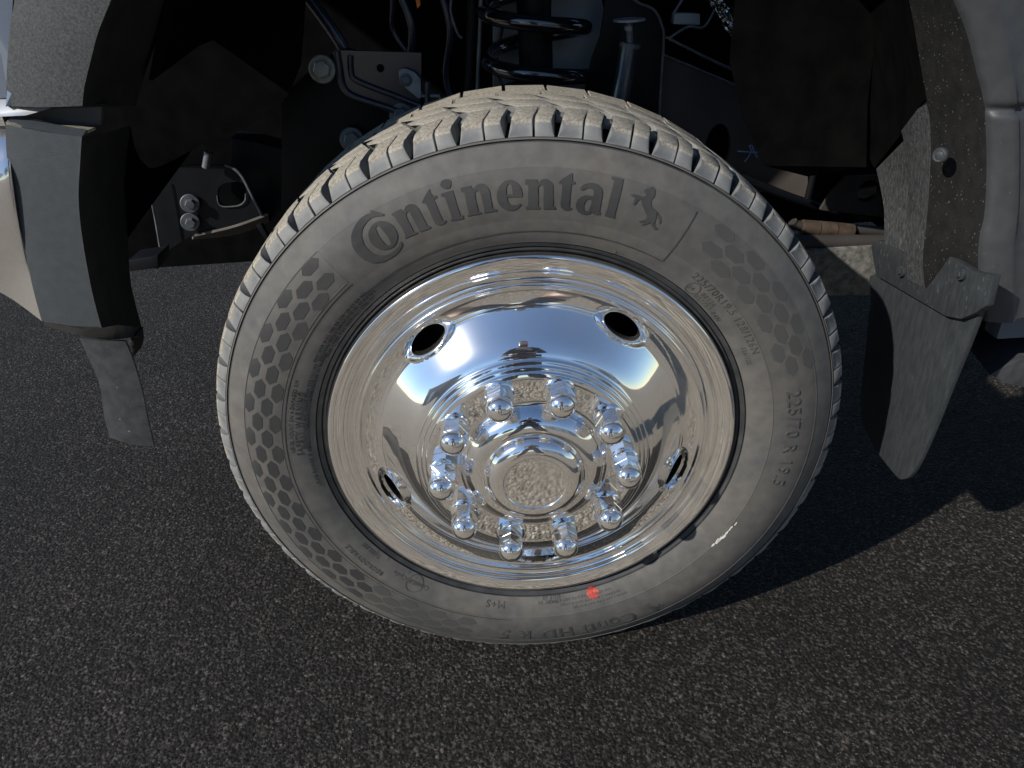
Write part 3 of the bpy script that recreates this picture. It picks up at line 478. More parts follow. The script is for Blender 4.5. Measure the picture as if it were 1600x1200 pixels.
# ---- tyre
SIDE = [(.2740, -.0033), (.2815, -.0081), (.290, -.0119), (.300, -.0150), (.312, -.0172), (.325, -.0181), (.338, -.0172), (.350, -.0143), (.360, -.0102), (.370, -.0049), (.378, -.0001)]
def yside(r):
    if r <= SIDE[0][0]: return SIDE[0][1]
    for a, b in zip(SIDE, SIDE[1:]):
        if r <= b[0]: return a[1] + (b[1] - a[1]) * (r - a[0]) / (b[0] - a[0])
    return SIDE[-1][1]
prof = [(.250, .030), (.256, .014), (.2605, .0075)]
bead_n = len(prof)
prof += [(.2635, .0035), (.2655, .0030), (.2660, .0055), (.2672, .0055), (.2677, .0022), (.2700, .0005), (.2725, -.0012), (.2732, .0012), (.2738, .0012), (.2739, -.0026)]
nbead = len(prof)
fine = smooth_poly([(r, y, 0) for r, y in SIDE], 46)
for p in fine:
    r, y = p.x, p.y
    prof.append((r, y))
prof += [(.3798, .0010), (.3808, .0014), (.3812, .0044), (.3820, .0046), (.3826, .0016), (.3836, .0022), (.3842, .0040), (.3840, .0100), (.3842, .0180), (.3846, .03), (.3850, .062), (.3925, .066), (.3935, .11), (.3925, .16), (.389, .166), (.3885, .20), (.382, .215), (.36, .225), (.32, .232), (.28, .225), (.25, .19)]
bm = lathe(prof, 288)
nv = len(prof)
bm.faces.ensure_lookup_table()
for i, f in enumerate(bm.faces):
    k = i % (nv - 1)
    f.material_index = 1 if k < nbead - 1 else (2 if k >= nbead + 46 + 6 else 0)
    if nbead <= k < nv - 1 and .3032 < (prof[k][0] + prof[k + 1][0]) / 2 < .3575 and k < nbead + 46: f.material_index = 4
    if nbead + 46 + 0 <= k <= nbead + 46 + 2: f.material_index = 3
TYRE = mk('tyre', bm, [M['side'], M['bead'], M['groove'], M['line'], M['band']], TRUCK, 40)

# tread blocks
def block(th0, th1, sec, skew, y0, y1, bev=0.0009, flare=None):
    """sec: closed (r,y,topflag) section; the side walls lie at th0/th1, shifted by skew degrees between y0 and y1"""
    bm = bmesh.new()
    def sh(y): return skew * min(max((y - y0) / (y1 - y0), 0), 1)
    N = 3; rows = []
    for k in range(N):
        f = k / (N - 1); row = []
        for (r, y) in sec:
            a, b = th0, th1
            if flare: fa, fb = flare(r, y); a -= fa; b += fb
            row.append(bm.verts.new(polar(r, a + (b - a) * f + sh(y), y)))
        rows.append(row)
    m = len(sec)
    for a, b in zip(rows, rows[1:]):
        for i in range(m): bm.faces.new((a[i], a[(i + 1) % m], b[(i + 1) % m], b[i]))
    bm.faces.new(rows[0]); bm.faces.new(rows[-1][::-1])
    bmesh.ops.recalc_face_normals(bm, faces=bm.faces[:])
    bm.normal_update()
    ed = [e for e in bm.edges if len(e.link_faces) == 2 and e.calc_face_angle(0) > 0.5 and all(v.co.y < y1 + .003 for v in e.verts)]
    bmesh.ops.bevel(bm, geom=ed, offset=bev, segments=2, affect='EDGES', profile=0.5)
    bm.normal_update()
    for f in bm.faces:
        c = f.calc_center_median(); rad = Vector((c.x, 0, c.z)).normalized()
        f.material_index = 0 if f.normal.dot(rad) > 0.78 else 1
    return bm
SH_SEC = [(.3846, .0030), (.3915, .0078), (.3965, .0120), (.3995, .0160), (.4015, .0230), (.4030, .0620), (.3880, .0625), (.3850, .0200), (.3838, .0060)]
def fl_wide_right(r, y):     # the wide groove tapers towards the sidewall, like a drop
    t = min(max((.3975 - r) / .0125, 0), 1) if y < .017 else 0
    return 0.0, 0.62 * t ** 3
def fl_wide_left(r, y):
    t = min(max((.3975 - r) / .0125, 0), 1) if y < .017 else 0
    return 0.50 * t ** 3, 0.0
def inset_panel(bm, depth, thick):
    fs = [f for f in bm.faces if f.normal.y < -0.45 and f.calc_area() > 3e-5]
    if fs:
        r = bmesh.ops.inset_region(bm, faces=fs, thickness=thick, depth=depth)
    return bm
TM = [M['tread_top'], M['tread_side']]
def mesh_of(name, bm, mats, sm=30):
    me = bpy.data.meshes.new(name); bm.normal_update(); bm.to_mesh(me); bm.free()
    for mm in mats: me.materials.append(mm)
    shade(me, sm); return me
PITCH = 7.5
TH0 = 99.3 - 0.55      # a wide groove's centre
meL = mesh_of('tread_block', inset_panel(block(-3.98, -0.80, SH_SEC, -1.25, .016, .062, flare=fl_wide_right), -.0007, .0022), TM)
meR = mesh_of('tread_block', inset_panel(block(0.74, 3.27, SH_SEC, -1.25, .016, .062, flare=fl_wide_left), .0006, .0035), TM)
# the left one of a pitch lies at smaller theta than the groove: groove at 0, blocks fill -3.6..-.72 and .66..3.28; narrow sipe between
R2 = [(.3925, .0675), (.4020, .0670), (.4034, .0695), (.4040, .098), (.4030, .1005), (.3930, .1005)]
R3 = [(.3935, .1065), (.4030, .1060), (.4040, .109), (.4036, .136), (.4024, .1390), (.3930, .1390)]
def notch(ya, span, deg):
    return lambda r, y: (0.0, -deg * max(0.0, 1 - (y - ya) / span)) if y < ya + span else (0.0, 0.0)
R2.insert(3, (.4036, .080)); R3.insert(3, (.4041, .121))
meB = mesh_of('tread_block', block(0.16, 7.34, R2, 1.5, .066, .1, bev=.0008, flare=notch(.0675, .012, 1.5)), TM)
meC = mesh_of('tread_block', block(0.16, 7.34, R3, 1.5, .105, .139, bev=.0008, flare=notch(.1065, .014, 1.7)), TM)
meN = mesh_of('tread_tie_bar', block(-0.72, 0.66, [(.3895, .048), (.3975, .0475), (.3985, .0615), (.3885, .062)], -0.45, .016, .062, bev=.0006), [M['tread_side'], M['tread_side']])
cnt = 0
def rotated(name, me, deg, parent):
    o = bpy.data.objects.new(name, me); COL.objects.link(o); o.parent = parent; o.rotation_euler = (0, -R(deg), 0)
    return o
for k in range(48):
    a = TH0 + PITCH * k + random.uniform(-.06, .06)
    rotated('tread_block', meL, a, TYRE); rotated('tread_block', meR, a, TYRE); rotated('tread_block', meB, a - 0.2, TYRE)
    rotated('tread_tie_bar', meN, a - .62, TYRE)
    if 20 < (a % 360) < 160: rotated('tread_block', meC, a + 1.6, TYRE)
# remaining inner rows, hidden behind: one part
bm = bmesh.new()
for k in range(48):
    for (y0, y1, dt) in ((.1435, .176, 2.4), (.180, .212, 1.2)):
        a = PITCH * k + dt
        vs = [polar(r, a + d, y) for r in (.386, .4015) for y in (y0, y1) for d in (0.25, 7.1)]
        V = [bm.verts.new(v) for v in vs]
        for q in ((0, 1, 3, 2), (4, 5, 7, 6), (0, 1, 5, 4), (2, 3, 7, 6), (0, 2, 6, 4), (1, 3, 7, 5)): bm.faces.new([V[i] for i in q])
bmesh.ops.recalc_face_normals(bm, faces=bm.faces[:])
o = mk('inner_tread', bm, M['tread_top'], TYRE, 20); o['kind'] = 'stuff'

# ---- moulded lettering, honeycomb, lines
def raise_on_side(loops, h=0.0008, cell=0.006, sink=0.0006):
    """loops: [(outer), (hole)...] of (r, theta) -> raised pad that follows the sidewall"""
    R0 = 0.33
    L = [[Vector((th * math.pi / 180 * R0, r, 0)) for r, th in lp] for lp in loops]
    flat = [p for lp in L for p in lp]
    bm = bmesh.new(); V = [bm.verts.new(p) for p in flat]
    for t in geometry.tessellate_polygon(L):
        try: bm.faces.new([V[i] for i in t])
        except ValueError: pass
    return wrap(bm, R0, h, cell, sink)
def wrap(bm, R0, h, cell, sink):
    bmesh.ops.remove_doubles(bm, verts=bm.verts[:], dist=1e-6)
    if not bm.verts: return bm
    us = [v.co.x for v in bm.verts]; rs = [v.co.y for v in bm.verts]
    if cell:
        for ax, vals in ((0, us), (1, rs)):
            x = (math.floor(min(vals) / cell) + 1) * cell
            while x < max(vals):
                co = Vector((x, 0, 0)) if ax == 0 else Vector((0, x, 0)); no = Vector((1, 0, 0)) if ax == 0 else Vector((0, 1, 0))
                bmesh.ops.bisect_plane(bm, geom=bm.verts[:] + bm.edges[:] + bm.faces[:], plane_co=co, plane_no=no, dist=1e-6); x += cell
    for v in bm.verts: v.co.z = 0
    ret = bmesh.ops.extrude_face_region(bm, geom=bm.faces[:])
    top = {v for v in ret['geom'] if isinstance(v, bmesh.types.BMVert)}
    for v in bm.verts:
        th, r = v.co.x / R0, v.co.y
        y = yside(r) + (-h if v in top else sink)
        v.co = Vector((r * math.cos(th), y, r * math.sin(th)))
    bmesh.ops.recalc_face_normals(bm, faces=bm.faces[:])
    return bm
def densify(lp, k=2):
    P = smooth_poly([(r, th, 0) for r, th in lp], len(lp) * k, closed=True); return [(p.x, p.y) for p in P]
for nm, loops in GL.items():
    name = 'horse_emblem' if nm in ('horse', 'tail') else 'letter'
    mk(name, raise_on_side(loops, 0.0009), M['letter'], TYRE, 30)
def arc_rib(r, th0, th1, w, h, mat, name='moulding_line', n=None):
    n = n or max(int(abs(th1 - th0) / 1.5), 2)
    bm = bmesh.new(); rows = []
    for k in range(n + 1):
        th = th0 + (th1 - th0) * k / n
        rows.append([bm.verts.new(polar(rr, th, yside(rr) + dy)) for rr, dy in ((r - w / 2, .0006), (r - w * .32, -h), (r + w * .32, -h), (r + w / 2, .0006))])
    for a, c in zip(rows, rows[1:]):
        for i in range(3): bm.faces.new((a[i], c[i], c[i + 1], a[i + 1]))
    bmesh.ops.recalc_face_normals(bm, faces=bm.faces[:])
    mk(name, bm, mat, TYRE, 30)
arc_rib(.2895, 58, 127.2, .0016, .0006, M['line'])
arc_rib(.3578, 57.5, 127.4, .0010, .0003, M['side'])
arc_rib(.3578, 128, 252, .0012, .0005, M['line'])
arc_rib(.3578, -107, 57, .0012, .0006, M['side'])
arc_rib(.3080, 127.6, 262, .0013, .0006, M['line'])
arc_rib(.3125, 128.4, 240, .0010, .0005, M['side'])
arc_rib(.3030, -98, 40, .0013, .0007, M['side'])
def ray_rib(th, r0, r1, w, mat):
    dt = math.degrees(w / 2 / ((r0 + r1) / 2)); mk('moulding_line', raise_on_side([[(r0, th - dt), (r0, th + dt), (r1, th + dt), (r1, th - dt)]], .0006, .006), mat, TYRE, 30)
ray_rib(128.0, .3125, .3580, .0012, M['side']); ray_rib(57.8, .2905, .3540, .0014, M['line'])
# small ribs of the rim protector
for th in (95.5, 68, 44, 25, -3, 120, 143, 205, 216, 228, -60, -140):
    mk('moulding_line', raise_on_side([[(.2745, th), (.2745, th + .25), (.2790, th + .25), (.2790, th)]], .0007, 0), M['side'], TYRE, 30)
# honeycomb pads: five rings, one mesh each
HEXR = (.3525, .3415, .3308, .3204, .3128)
def hexpad(r, hl=0.0142, hw=0.0070):
    dt = lambda a: math.degrees(a / r)
    lp = [(r, -dt(hl)), (r + hw, -dt(hl * .52)), (r + hw, dt(hl * .52)), (r, dt(hl)), (r - hw, dt(hl * .52)), (r - hw, -dt(hl * .52))]
    return raise_on_side([lp], .0005, 0)
P8 = 8.2
for i, r in enumerate(HEXR[:4]):
    me = None
    hexm = mesh_of('honeycomb_pad', hexpad(r - .0005, .0142, .0064), [M['letter']], 30)
    hexs = mesh_of('honeycomb_pad', hexpad(r - .0005, .0152, .0066), [M['letter_soft']], 30)
    for base0, cntp in ((131.0, 15), (18.5, 5)):
        for k in range(cntp):
            th = base0 + P8 * (k + (0.5 if i % 2 else 0))
            if th > 250 or (base0 < 100 and th > 55): continue
            rotated('honeycomb_pad', hexs if th < 100 or th > 222 else hexm, th, TYRE)
# sans texts on the sidewall from the built-in font
def arc_text(txt, r_base, size, th_start, name, mat, h=.0007, space=1.0, flip=False, bold=0.0):
    cu = bpy.data.curves.new('t', 'FONT'); cu.body = txt; cu.size = size; cu.resolution_u = 2; cu.space_character = space; cu.offset = bold
    to = bpy.data.objects.new('t', cu); COL.objects.link(to)
    dg = bpy.context.evaluated_depsgraph_get(); me = bpy.data.meshes.new_from_object(to.evaluated_get(dg))
    bpy.data.objects.remove(to); bpy.data.curves.remove(cu)
    bm = bmesh.new(); bm.from_mesh(me); bpy.data.meshes.remove(me)
    R0 = r_base + size * 0.35
    for v in bm.verts:
        v.co = Vector((R(th_start) * R0 - v.co.x, r_base + v.co.y, 0))
    return mk(name, wrap(bm, R0, h, 0.008 if size > .012 else 0, .0004), mat, TYRE, 30)
arc_text('225/70 R 19.5', .3195, .0235, 12.5, 'size_lettering', M['letter_soft'], .0017, 1.12)
arc_text('Conti HD R 5', .3290, .033, -65.5, 'model_lettering', M['smalltext'], .0009, 1.12, bold=.0006)
arc_text('225/70R19.5 128/126N', .2925, .0125, 50.5, 'size_lettering', M['smalltext'], .0008, 1.15)
arc_text('00126', .2830, .0080, 45.2, 'approval_lettering', M['smalltext'], .0006, 1.2)
arc_text('057757-04N', .2765, .0075, 45.8, 'approval_lettering', M['smalltext'], .0006, 1.25)
arc_text('E4', .2800, .0080, 48.8, 'approval_lettering', M['smalltext'], .0006)
arc_text('126/125', .2835, .0075, 27, 'size_lettering', M['smalltext'], .0006, 1.1)
arc_text('LOAD RANGE G REGROOVABLE TUBELESS RADIAL', .2800, .0066, 188, 'warning_lettering', M['smalltext'], .0006, 1.15)
arc_text('SAFETY WARNING', .2905, .0095, 177.0, 'warning_lettering', M['smalltext'], .0008, 1.25)
arc_text('SERIOUS INJURY MAY RESULT FROM TIRE FAILURE', .2850, .0052, 175.5, 'warning_lettering', M['smalltext'], .0006, 1.1)
arc_text('FOLLOW OWNERS MANUAL OR TIRE PLACARD IN VEHICLE', .2795, .0050, 176.5, 'warning_lettering', M['smalltext'], .0006, 1.1)
arc_text('NEVER MOUNT ON A DAMAGED RIM', .2995, .0060, 176, 'warning_lettering', M['smalltext'], .0006, 1.1)
for j, (s, t0) in enumerate((('TREAD 4 STEEL PLIES SIDEWALL 1 STEEL PLY', 148), ('MAX LOAD SINGLE 1800 KG 3970 LBS AT 850 KPA', 149), ('MAX LOAD DUAL 1700 KG 3750 LBS AT 850 KPA', 149.5))):
    arc_text(s, .2770 + .0056 * j, .0050, t0, 'load_lettering', M['line'], .0006, 1.05)
arc_text('REGROOVABLE', .2935, .0090, 222, 'warning_lettering', M['smalltext'], .0008, 1.2)
arc_text('ContiLifeCycle', .2830, .0085, 236, 'model_lettering', M['smalltext'], .0007, 1.15)
arc_text('TUBELESS', .2780, .0070, 218, 'warning_lettering', M['smalltext'], .0006, 1.15)
arc_text('M+S', .2795, .0150, -100.5, 'season_lettering', M['smalltext'], .0009, 1.1)
arc_text('MADE IN', .2790, .0070, -84.5, 'origin_lettering', M['smalltext'], .0007, 1.1)
arc_text('DOT 3T', .2730, .0070, -83.8, 'origin_lettering', M['smalltext'], .0007, 1.1)
for j in range(3):
    arc_text('1234 SIPING 5 BAR 6 PSI DOT 8 UTQG'[j * 2:], .2790 + .0065 * j, .0048, -68 + 2 * j, 'load_lettering', M['smalltext'], .0005, 1.2)
def ring_pad(rc, thc, rad, w, name, mat, n=20):
    o1 = [(rc + rad * math.sin(2 * math.pi * k / n), thc + math.degrees(rad * math.cos(2 * math.pi * k / n) / rc)) for k in range(n)]
    i1 = [(rc + (rad - w) * math.sin(2 * math.pi * k / n), thc + math.degrees((rad - w) * math.cos(2 * math.pi * k / n) / rc)) for k in range(n)]
    mk(name, raise_on_side([o1, i1], .0007, 0), mat, TYRE, 30)
ring_pad(.2832, 47.6, .0085, .0012, 'approval_ring', M['smalltext'])
ring_pad(.2868, 231.5, .0130, .0010, 'emblem_ring', M['smalltext'])
# little horse at the start of the lower model name: same emblem, smaller, turned with the wheel
def moved(loops, rc, thc, r2, th2, s): return [[(r2 + (r - rc) * s, th2 + (th - thc) * s * rc / r2) for r, th in lp] for lp in loops]
for nm in ('horse', 'tail'):
    mk('horse_emblem', raise_on_side(moved(GL[nm], .338, 66.5, .338, -61.0, .75), .0008), M['smalltext'], TYRE, 30)
# paint dot and scuff
def blob(rc, thc, rr, tt, n, jitter, h, name, mat, rotd=0):
    lp = []
    for k in range(n):
        a = 2 * math.pi * k / n; q = 1 + random.uniform(-jitter, jitter)
        u, v = rr * q * math.sin(a), tt * q * math.cos(a)
        lp.append((rc + u, thc + math.degrees(v / rc)))
    mk(name, raise_on_side([lp], h, .004, .0002), mat, TYRE, 30)
blob(.2790, -73.9, .0088, .0085, 26, .16, .0003, 'paint_dot', M['red'])
for (rc, th, a, b) in ((.3035, -34.8, .0016, .0065), (.3045, -33.4, .0020, .0050), (.3030, -36.4, .0012, .004), (.3055, -31.4, .0013, .0045), (.3050, -29.4, .0009, .0050), (.3065, -32.6, .0008, .003), (.3068, -27.6, .0006, .004)):
    blob(rc, th, a, b, 16, .5, .0009, 'scuff_mark', M['scuff'])

# ---- chrome wheel cover (dish with five hand holes), nuts, hub
HOLES = [126.3 - 72 * k for k in range(5)]
HR, HA, HB, HS = .1970, .0262, .0102, 1.18        # centre radius, tangential and radial half size, slope of the land
HY = .0042
wp = [(.2520, .0120), (.2585, .0080), (.2605, .0030), (.2603, -.0015), (.2585, -.0045), (.2560, -.0055), (.2530, -.0050), (.2470, -.0034), (.2420, -.0018), (.2395, -.0006), (.2385, .0008),
      (.2378, .0040), (.2362, .0062), (.2330, .0074), (.2290, .0080), (.2262, .0074), (.2245, .0050), (.2232, .0020), (.2215, .0006), (.2195, .0008), (.2182, .0030), (.2172, .0052), (.2150, .0062),
      (.2110, .0064), (.2060, .0064), (.2010, .0062), (.1975, .0056), (.1955, .0048), (.1945, .0046), (.1925, .0040), (.1895, .0018), (.1850, -.0018), (.1800, -.0060), (.1740, -.0112), (.1680, -.0166), (.1620, -.0218), (.1560, -.0264), (.1505, -.0299), (.1465, -.0317),
      (.1445, -0.0330), (.1436, -0.0342), (.1428, -0.0354), (.1405, -0.0364), (.1388, -0.0372), (.1379, -0.0383), (.1371, -0.0395), (.1348, -0.0404), (.1330, -0.0412), (.1321, -0.0423), (.1313, -0.0434), (.1290, -0.0442), (.1268, -0.0448),
      (.1240, -0.0450), (.1180, -0.0450), (.1120, -0.0450), (.1060, -0.0450), (.1000, -0.0450), (.0950, -0.0451), (.0915, -0.0455), (.0895, -0.0466), (.0880, -0.0487), (.0862, -0.0522), (.0835, -0.0562), (.0800, -0.0598), (.0755, -0.0630), (.0705, -0.0651), (.0660, -0.0660), (.0630, -0.0663), (.0612, -0.0668),
      (.0600, -0.0684), (.0588, -0.0712), (.0570, -0.0744), (.0545, -0.0772), (.0510, -0.0795), (.0470, -0.0809), (.0430, -0.0815), (.0395, -0.0816), (.0380, -0.0812), (.0374, -0.0802), (.0366, -0.0799), (.0340, -0.0799), (.0200, -0.0799), (.0050, -0.0799), (.0005, -0.0799)]
dense = [(p.x, p.y) for p in smooth_poly([(r, y, 0) for r, y in wp], (len(wp) - 1) * 3 + 1)]
def hole_uv(r, th):
    best = None
    for h in HOLES:
        d = (th - h + 180) % 360 - 180
        t = R(d) * HR; u = r - HR
        q = math.hypot(t / HA, u / HB)
        if best is None or q < best[0]: best = (q, t, u, h)
    return best
def padfn(r, y, th):
    if .155 < r < .2225:
        q = hole_uv(r, th)[0]
        s = 1 - min(max((q - 1.12) / 0.42, 0), 1); s = s * s * (3 - 2 * s)
        ypad = HY - HS * (HR - r)      # small tilted land round the hole
        y = y * (1 - s) + ypad * s
    return r, y
SEG = 600
bm = lathe(dense, SEG, fn=padfn)
# cut the hand holes: drop the faces inside, pull the rim of the opening onto the ellipse
dead = []
for f in bm.faces:
    c = f.calc_center_median(); r = math.hypot(c.x, c.z)
    if .17 < r < .225 and c.y < .02:
        if hole_uv(r, math.degrees(math.atan2(c.z, c.x)))[0] < 1.0: dead.append(f)
bmesh.ops.delete(bm, geom=dead, context='FACES')
for v in bm.verts:
    if v.is_boundary and .17 < math.hypot(v.co.x, v.co.z) < .225:
        r = math.hypot(v.co.x, v.co.z); q, t, u, h = hole_uv(r, math.degrees(math.atan2(v.co.z, v.co.x)))
        if q < 1.3:
            t, u = t / q, u / q; th = h + math.degrees(t / HR); rr = HR + u
            v.co = polar(rr, th, HY - HS * (HR - rr))
bmesh.ops.recalc_face_normals(bm, faces=bm.faces[:])
COVER = mk('wheel_cover', bm, M['chrome'], TRUCK, 50)
for h in HOLES:          # rolled edge of each hand hole and its throat
    bm = bmesh.new(); n = 64; rings = []
    for (k, dy) in ((1.09, .0004), (1.06, -.0006), (1.03, -.0008), (0.99, -.0002), (0.975, .002), (0.97, .012)):
        row = []
        for i in range(n):
            a = 2 * math.pi * i / n; t, u = HA * k * math.cos(a), HB * (k + (k - 1) * .6) * math.sin(a)
            rr = HR + u; row.append(bm.verts.new(polar(rr, h + math.degrees(t / HR), HY - HS * (HR - rr) + dy)))
        rings.append(row)
    for a, b in zip(rings, rings[1:]):
        for i in range(n): bm.faces.new((a[i], a[(i + 1) % n], b[(i + 1) % n], b[i]))
    bmesh.ops.recalc_face_normals(bm, faces=bm.faces[:])
    mk('hand_hole', bm, M['chrome'], COVER, 60)
# lug nut covers
def nut_bm():
    bm = bmesh.new(); n = 48
    def hexr(a, rb, k):      # k: 1 hexagon, 0 round
        s = math.pi / 3; d = ((a + s / 2) % s) - s / 2
        return rb * ((1 - k) + k * math.cos(s / 2) / math.cos(d) * 1.035)
    rows = []
    for (z, rb, k) in ((0.0, .0185, 0), (.0022, .0185, 0), (.0034, .0176, .2), (.0042, .0164, 1), (.018, .0164, 1), (.0186, .0158, 1), (.0196, .0158, 1), (.0202, .0163, 1), (.0265, .0163, 1), (.0290, .0164, .75), (.0315, .0164, .35), (.0345, .0160, .1), (.0380, .0147, 0), (.0412, .0122, 0), (.0436, .0088, 0), (.0450, .0046, 0), (.0454, .0002, 0)):
        rows.append([bm.verts.new((hexr(2 * math.pi * i / n, rb, k) * math.cos(2 * math.pi * i / n), -z, hexr(2 * math.pi * i / n, rb, k) * math.sin(2 * math.pi * i / n))) for i in range(n)])
    for a, b in zip(rows, rows[1:]):
        for i in range(n): bm.faces.new((a[i], a[(i + 1) % n], b[(i + 1) % n], b[i]))
    bmesh.ops.recalc_face_normals(bm, faces=bm.faces[:])
    return bm
nutme = mesh_of('lug_nut', nut_bm(), [M['chrome_nut']], 26)
for k in range(10):
    o = bpy.data.objects.new('lug_nut', nutme); COL.objects.link(o); o.parent = COVER
    p = polar(.1125, 36 * k, -.0448); o.location = p; o.rotation_euler = (random.uniform(-.02, .02), (0.0, .52, .25, .1, .45, .3, .5, .05, .2, .4)[k], random.uniform(-.02, .02))
# steel wheel behind the cover
mk('steel_wheel', lathe([(.256, .02), (.235, .03), (.225, .06), (.2, .075), (.12, .05), (.05, .045), (.002, .045)], 96), M['frame'], TRUCK, 40)
# balance weight clipped to the lip
bm = bmesh.new(); V = []
for k in range(9):
    th = -54.5 + 5.2 * k / 8; e = math.sin(math.pi * k / 8) ** .5
    V.append([bm.verts.new(polar(.2600 + dr * (e if dr > .002 else 1), th, y)) for dr, y in ((-.0012, -.0062), (.0075, -.0040), (.0080, .004), (-.0012, .004))])
for a, b in zip(V, V[1:]):
    for i in range(4): bm.faces.new((a[i], a[(i + 1) % 4], b[(i + 1) % 4], b[i]))
bm.faces.new(V[0]); bm.faces.new(V[-1][::-1]); bmesh.ops.recalc_face_normals(bm, faces=bm.faces[:])
mk('balance_weight', bm, M['bead'], TRUCK, 50)

# ------------------------------------------------------------------ left: flare, bumper, air dam
def T_(k): return TR[k]
FL = mk('fender_flare', thicken(loft([T_('fl0'), [tuple(Vector(a).lerp(Vector(b), .5) + Vector((0, -.006, 0))) for a, b in zip(lin(T_('fl0'), 8), lin(T_('fl1'), 8))], T_('fl1')], 28), .004), M['flare'], TRUCK, 40)
FL['label'] = 'grey plastic front wheel arch flare'
mk('flare_return', loft([T_('fl1'), [tuple(Vector(a).lerp(Vector(b), .12) + Vector((.0015, 0, 0))) for a, b in zip(lin(T_('fl1'), 8), lin(T_('fl2'), 8))], T_('fl2'), T_('fl3')], 28), M['black_plastic'], FL, 30)
a = T_('fl0'); b = T_('fl3')
mk('flare_lower_edge', loft([[a[-1], T_('fl1')[-1], T_('fl2')[-1]], [tuple(Vector(a[-1]) + Vector((0, .02, -.002))), tuple(Vector(T_('fl1')[-1]) + Vector((0, .03, -.003))), tuple(Vector(T_('fl2')[-1]) + Vector((0, .03, -.004)))]], 8, sm=False), M['black_plastic'], FL, 30)
mk('notch_panel', thicken(loft([T_('nt0'), T_('nt1')], 12, sm=False), .004), M['notch'], TRUCK, 40)
mk('bumper_ledge', thicken(loft([T_('bt0'), T_('bt1')], 12, sm=False), .003), M['dusty_ledge'], TRUCK, 40)
CAP = mk('bumper_end_cap', loft([T_('ec0'), [tuple(Vector(p) + Vector((.0012, -.003, 0))) for p in T_('ec0')], [tuple(Vector(a).lerp(Vector(b), .5) + Vector((0, -.005, 0))) for a, b in zip(T_('ec0'), T_('ec1'))], [tuple(Vector(a).lerp(Vector(b), .96)) for a, b in zip(T_('ec0'), T_('ec1'))], T_('ec1')], 30), M['cap'], TRUCK, 50)
mk('end_cap_return', loft([T_('ec1'), [tuple(Vector(a).lerp(Vector(b), .10) + Vector((.001, 0, 0))) for a, b in zip(T_('ec1'), T_('ec2'))], T_('ec2'), T_('ec3')], 30), M['black_plastic'], CAP, 30)
e = [T_('ec0')[-1], T_('ec1')[-1], T_('ec2')[-1], T_('ec3')[-1]]
mk('end_cap_underside', loft([e, [tuple(Vector(a).lerp(Vector(b), .6) + Vector((0, 0, -.006))) for a, b in zip(e, lin(T_('ecb'), 4))], lin(T_('ecb'), 4)], 10), noise_mat('brown_grey_plastic', (.07, .066, .062), (.10, .094, .086), 30, .55), CAP, 60)
e = [T_('ec0')[0], T_('ec1')[0], T_('ec2')[0], T_('ec3')[0]]
mk('end_cap_lip', thicken(loft([e[:2], [tuple(Vector(p) + Vector((0, .014, .004))) for p in e[:2]]], 8, sm=False), .0025), M['cap'], CAP, 40)
DAM = mk('air_dam', thicken(loft([[T_('dam')[0], T_('dam')[1], T_('dam')[2], T_('dam')[3], T_('dam')[4]], [tuple(Vector(a).lerp(Vector(b), .5) + Vector((0, -.004, 0))) for a, b in zip(lin([T_('dam')[0], T_('dam')[1], T_('dam')[2], T_('dam')[3], T_('dam')[4]], 8), lin([T_('dam')[10], T_('dam')[9], T_('dam')[8], T_('dam')[7], T_('dam')[6]], 8))], [T_('dam')[10], T_('dam')[9], T_('dam')[8], T_('dam')[7], T_('dam')[6]]], 24), .005), M['dam'], TRUCK, 50)
DAM['label'] = 'scuffed grey air dam blade hanging under the bumper'
mk('dam_bracket', plate(T_('damb'), (0, .03, 0), .001), M['black_plastic'], DAM, 40)
BUMP = mk('chrome_bumper', loft([T_('cb0'), T_('cb1'), T_('cb2')], 40, sub=8), M['chrome_dusty'], TRUCK, 60)
mk('fender', thicken(loft([[(-.62, .03, .75), (-.62, .03, .45)], [(-.52, .016, .75), (-.487, .016, .452)], [T_('fl0')[0], T_('fl0')[-1]]], 8, sm=False), .004), M['paint'], TRUCK, 40)
mk('bumper_trim', plate([(-.60, .018, .452), (-.468, .018, .449), (-.462, .012, .440), (-.485, .006, .436), (-.60, .006, .438)], (0, .004, .002), .0), M['silver'], TRUCK, 40)

# ------------------------------------------------------------------ right: flare flange, cladding, liner, flap
RF = mk('rear_arch_flange', loft([T_('rf1'), [tuple(Vector(a).lerp(Vector(b), .5) + Vector((-.001, 0, 0))) for a, b in zip(T_('rf1'), T_('rf2'))], [tuple(Vector(a).lerp(Vector(b), .93) + Vector((-.002, 0, 0))) for a, b in zip(T_('rf1'), T_('rf2'))], T_('rf2')], 30), M['flange'], TRUCK, 50)
d0, d1 = T_('rf2'), T_('rf4')
bm = loft([d0, [tuple(Vector(a).lerp(Vector(b), .04) + Vector((0, -.009, 0))) for a, b in zip(d0, d1)], [tuple(Vector(a).lerp(Vector(b), .22) + Vector((0, -.013, 0))) for a, b in zip(d0, d1)], T_('rf3'), d1], 160, sub=3)
for v in bm.verts:          # pressed seam across the panel
    v.co.y += .006 * math.exp(-((v.co.z - .383 + .02 * (v.co.x - .5)) / .0045) ** 2)
CL = mk('cab_cladding', bm, M['door'], TRUCK, 60)
e0 = [d0[-1], T_('rf3')[-1], d1[-1]]
mk('cladding_sill', loft([e0, [tuple(Vector(p) + Vector((0, .010, -.006))) for p in e0], [tuple(Vector(p) + Vector((0, .06, -.008))) for p in e0]], 10, sub=2), M['door'], CL, 60)
st = smooth_poly(T_('ln0'), 20); rr = smooth_poly(T_('rf1')[3:], 20)  # felt's upper end is cut along the arch shadow's edge
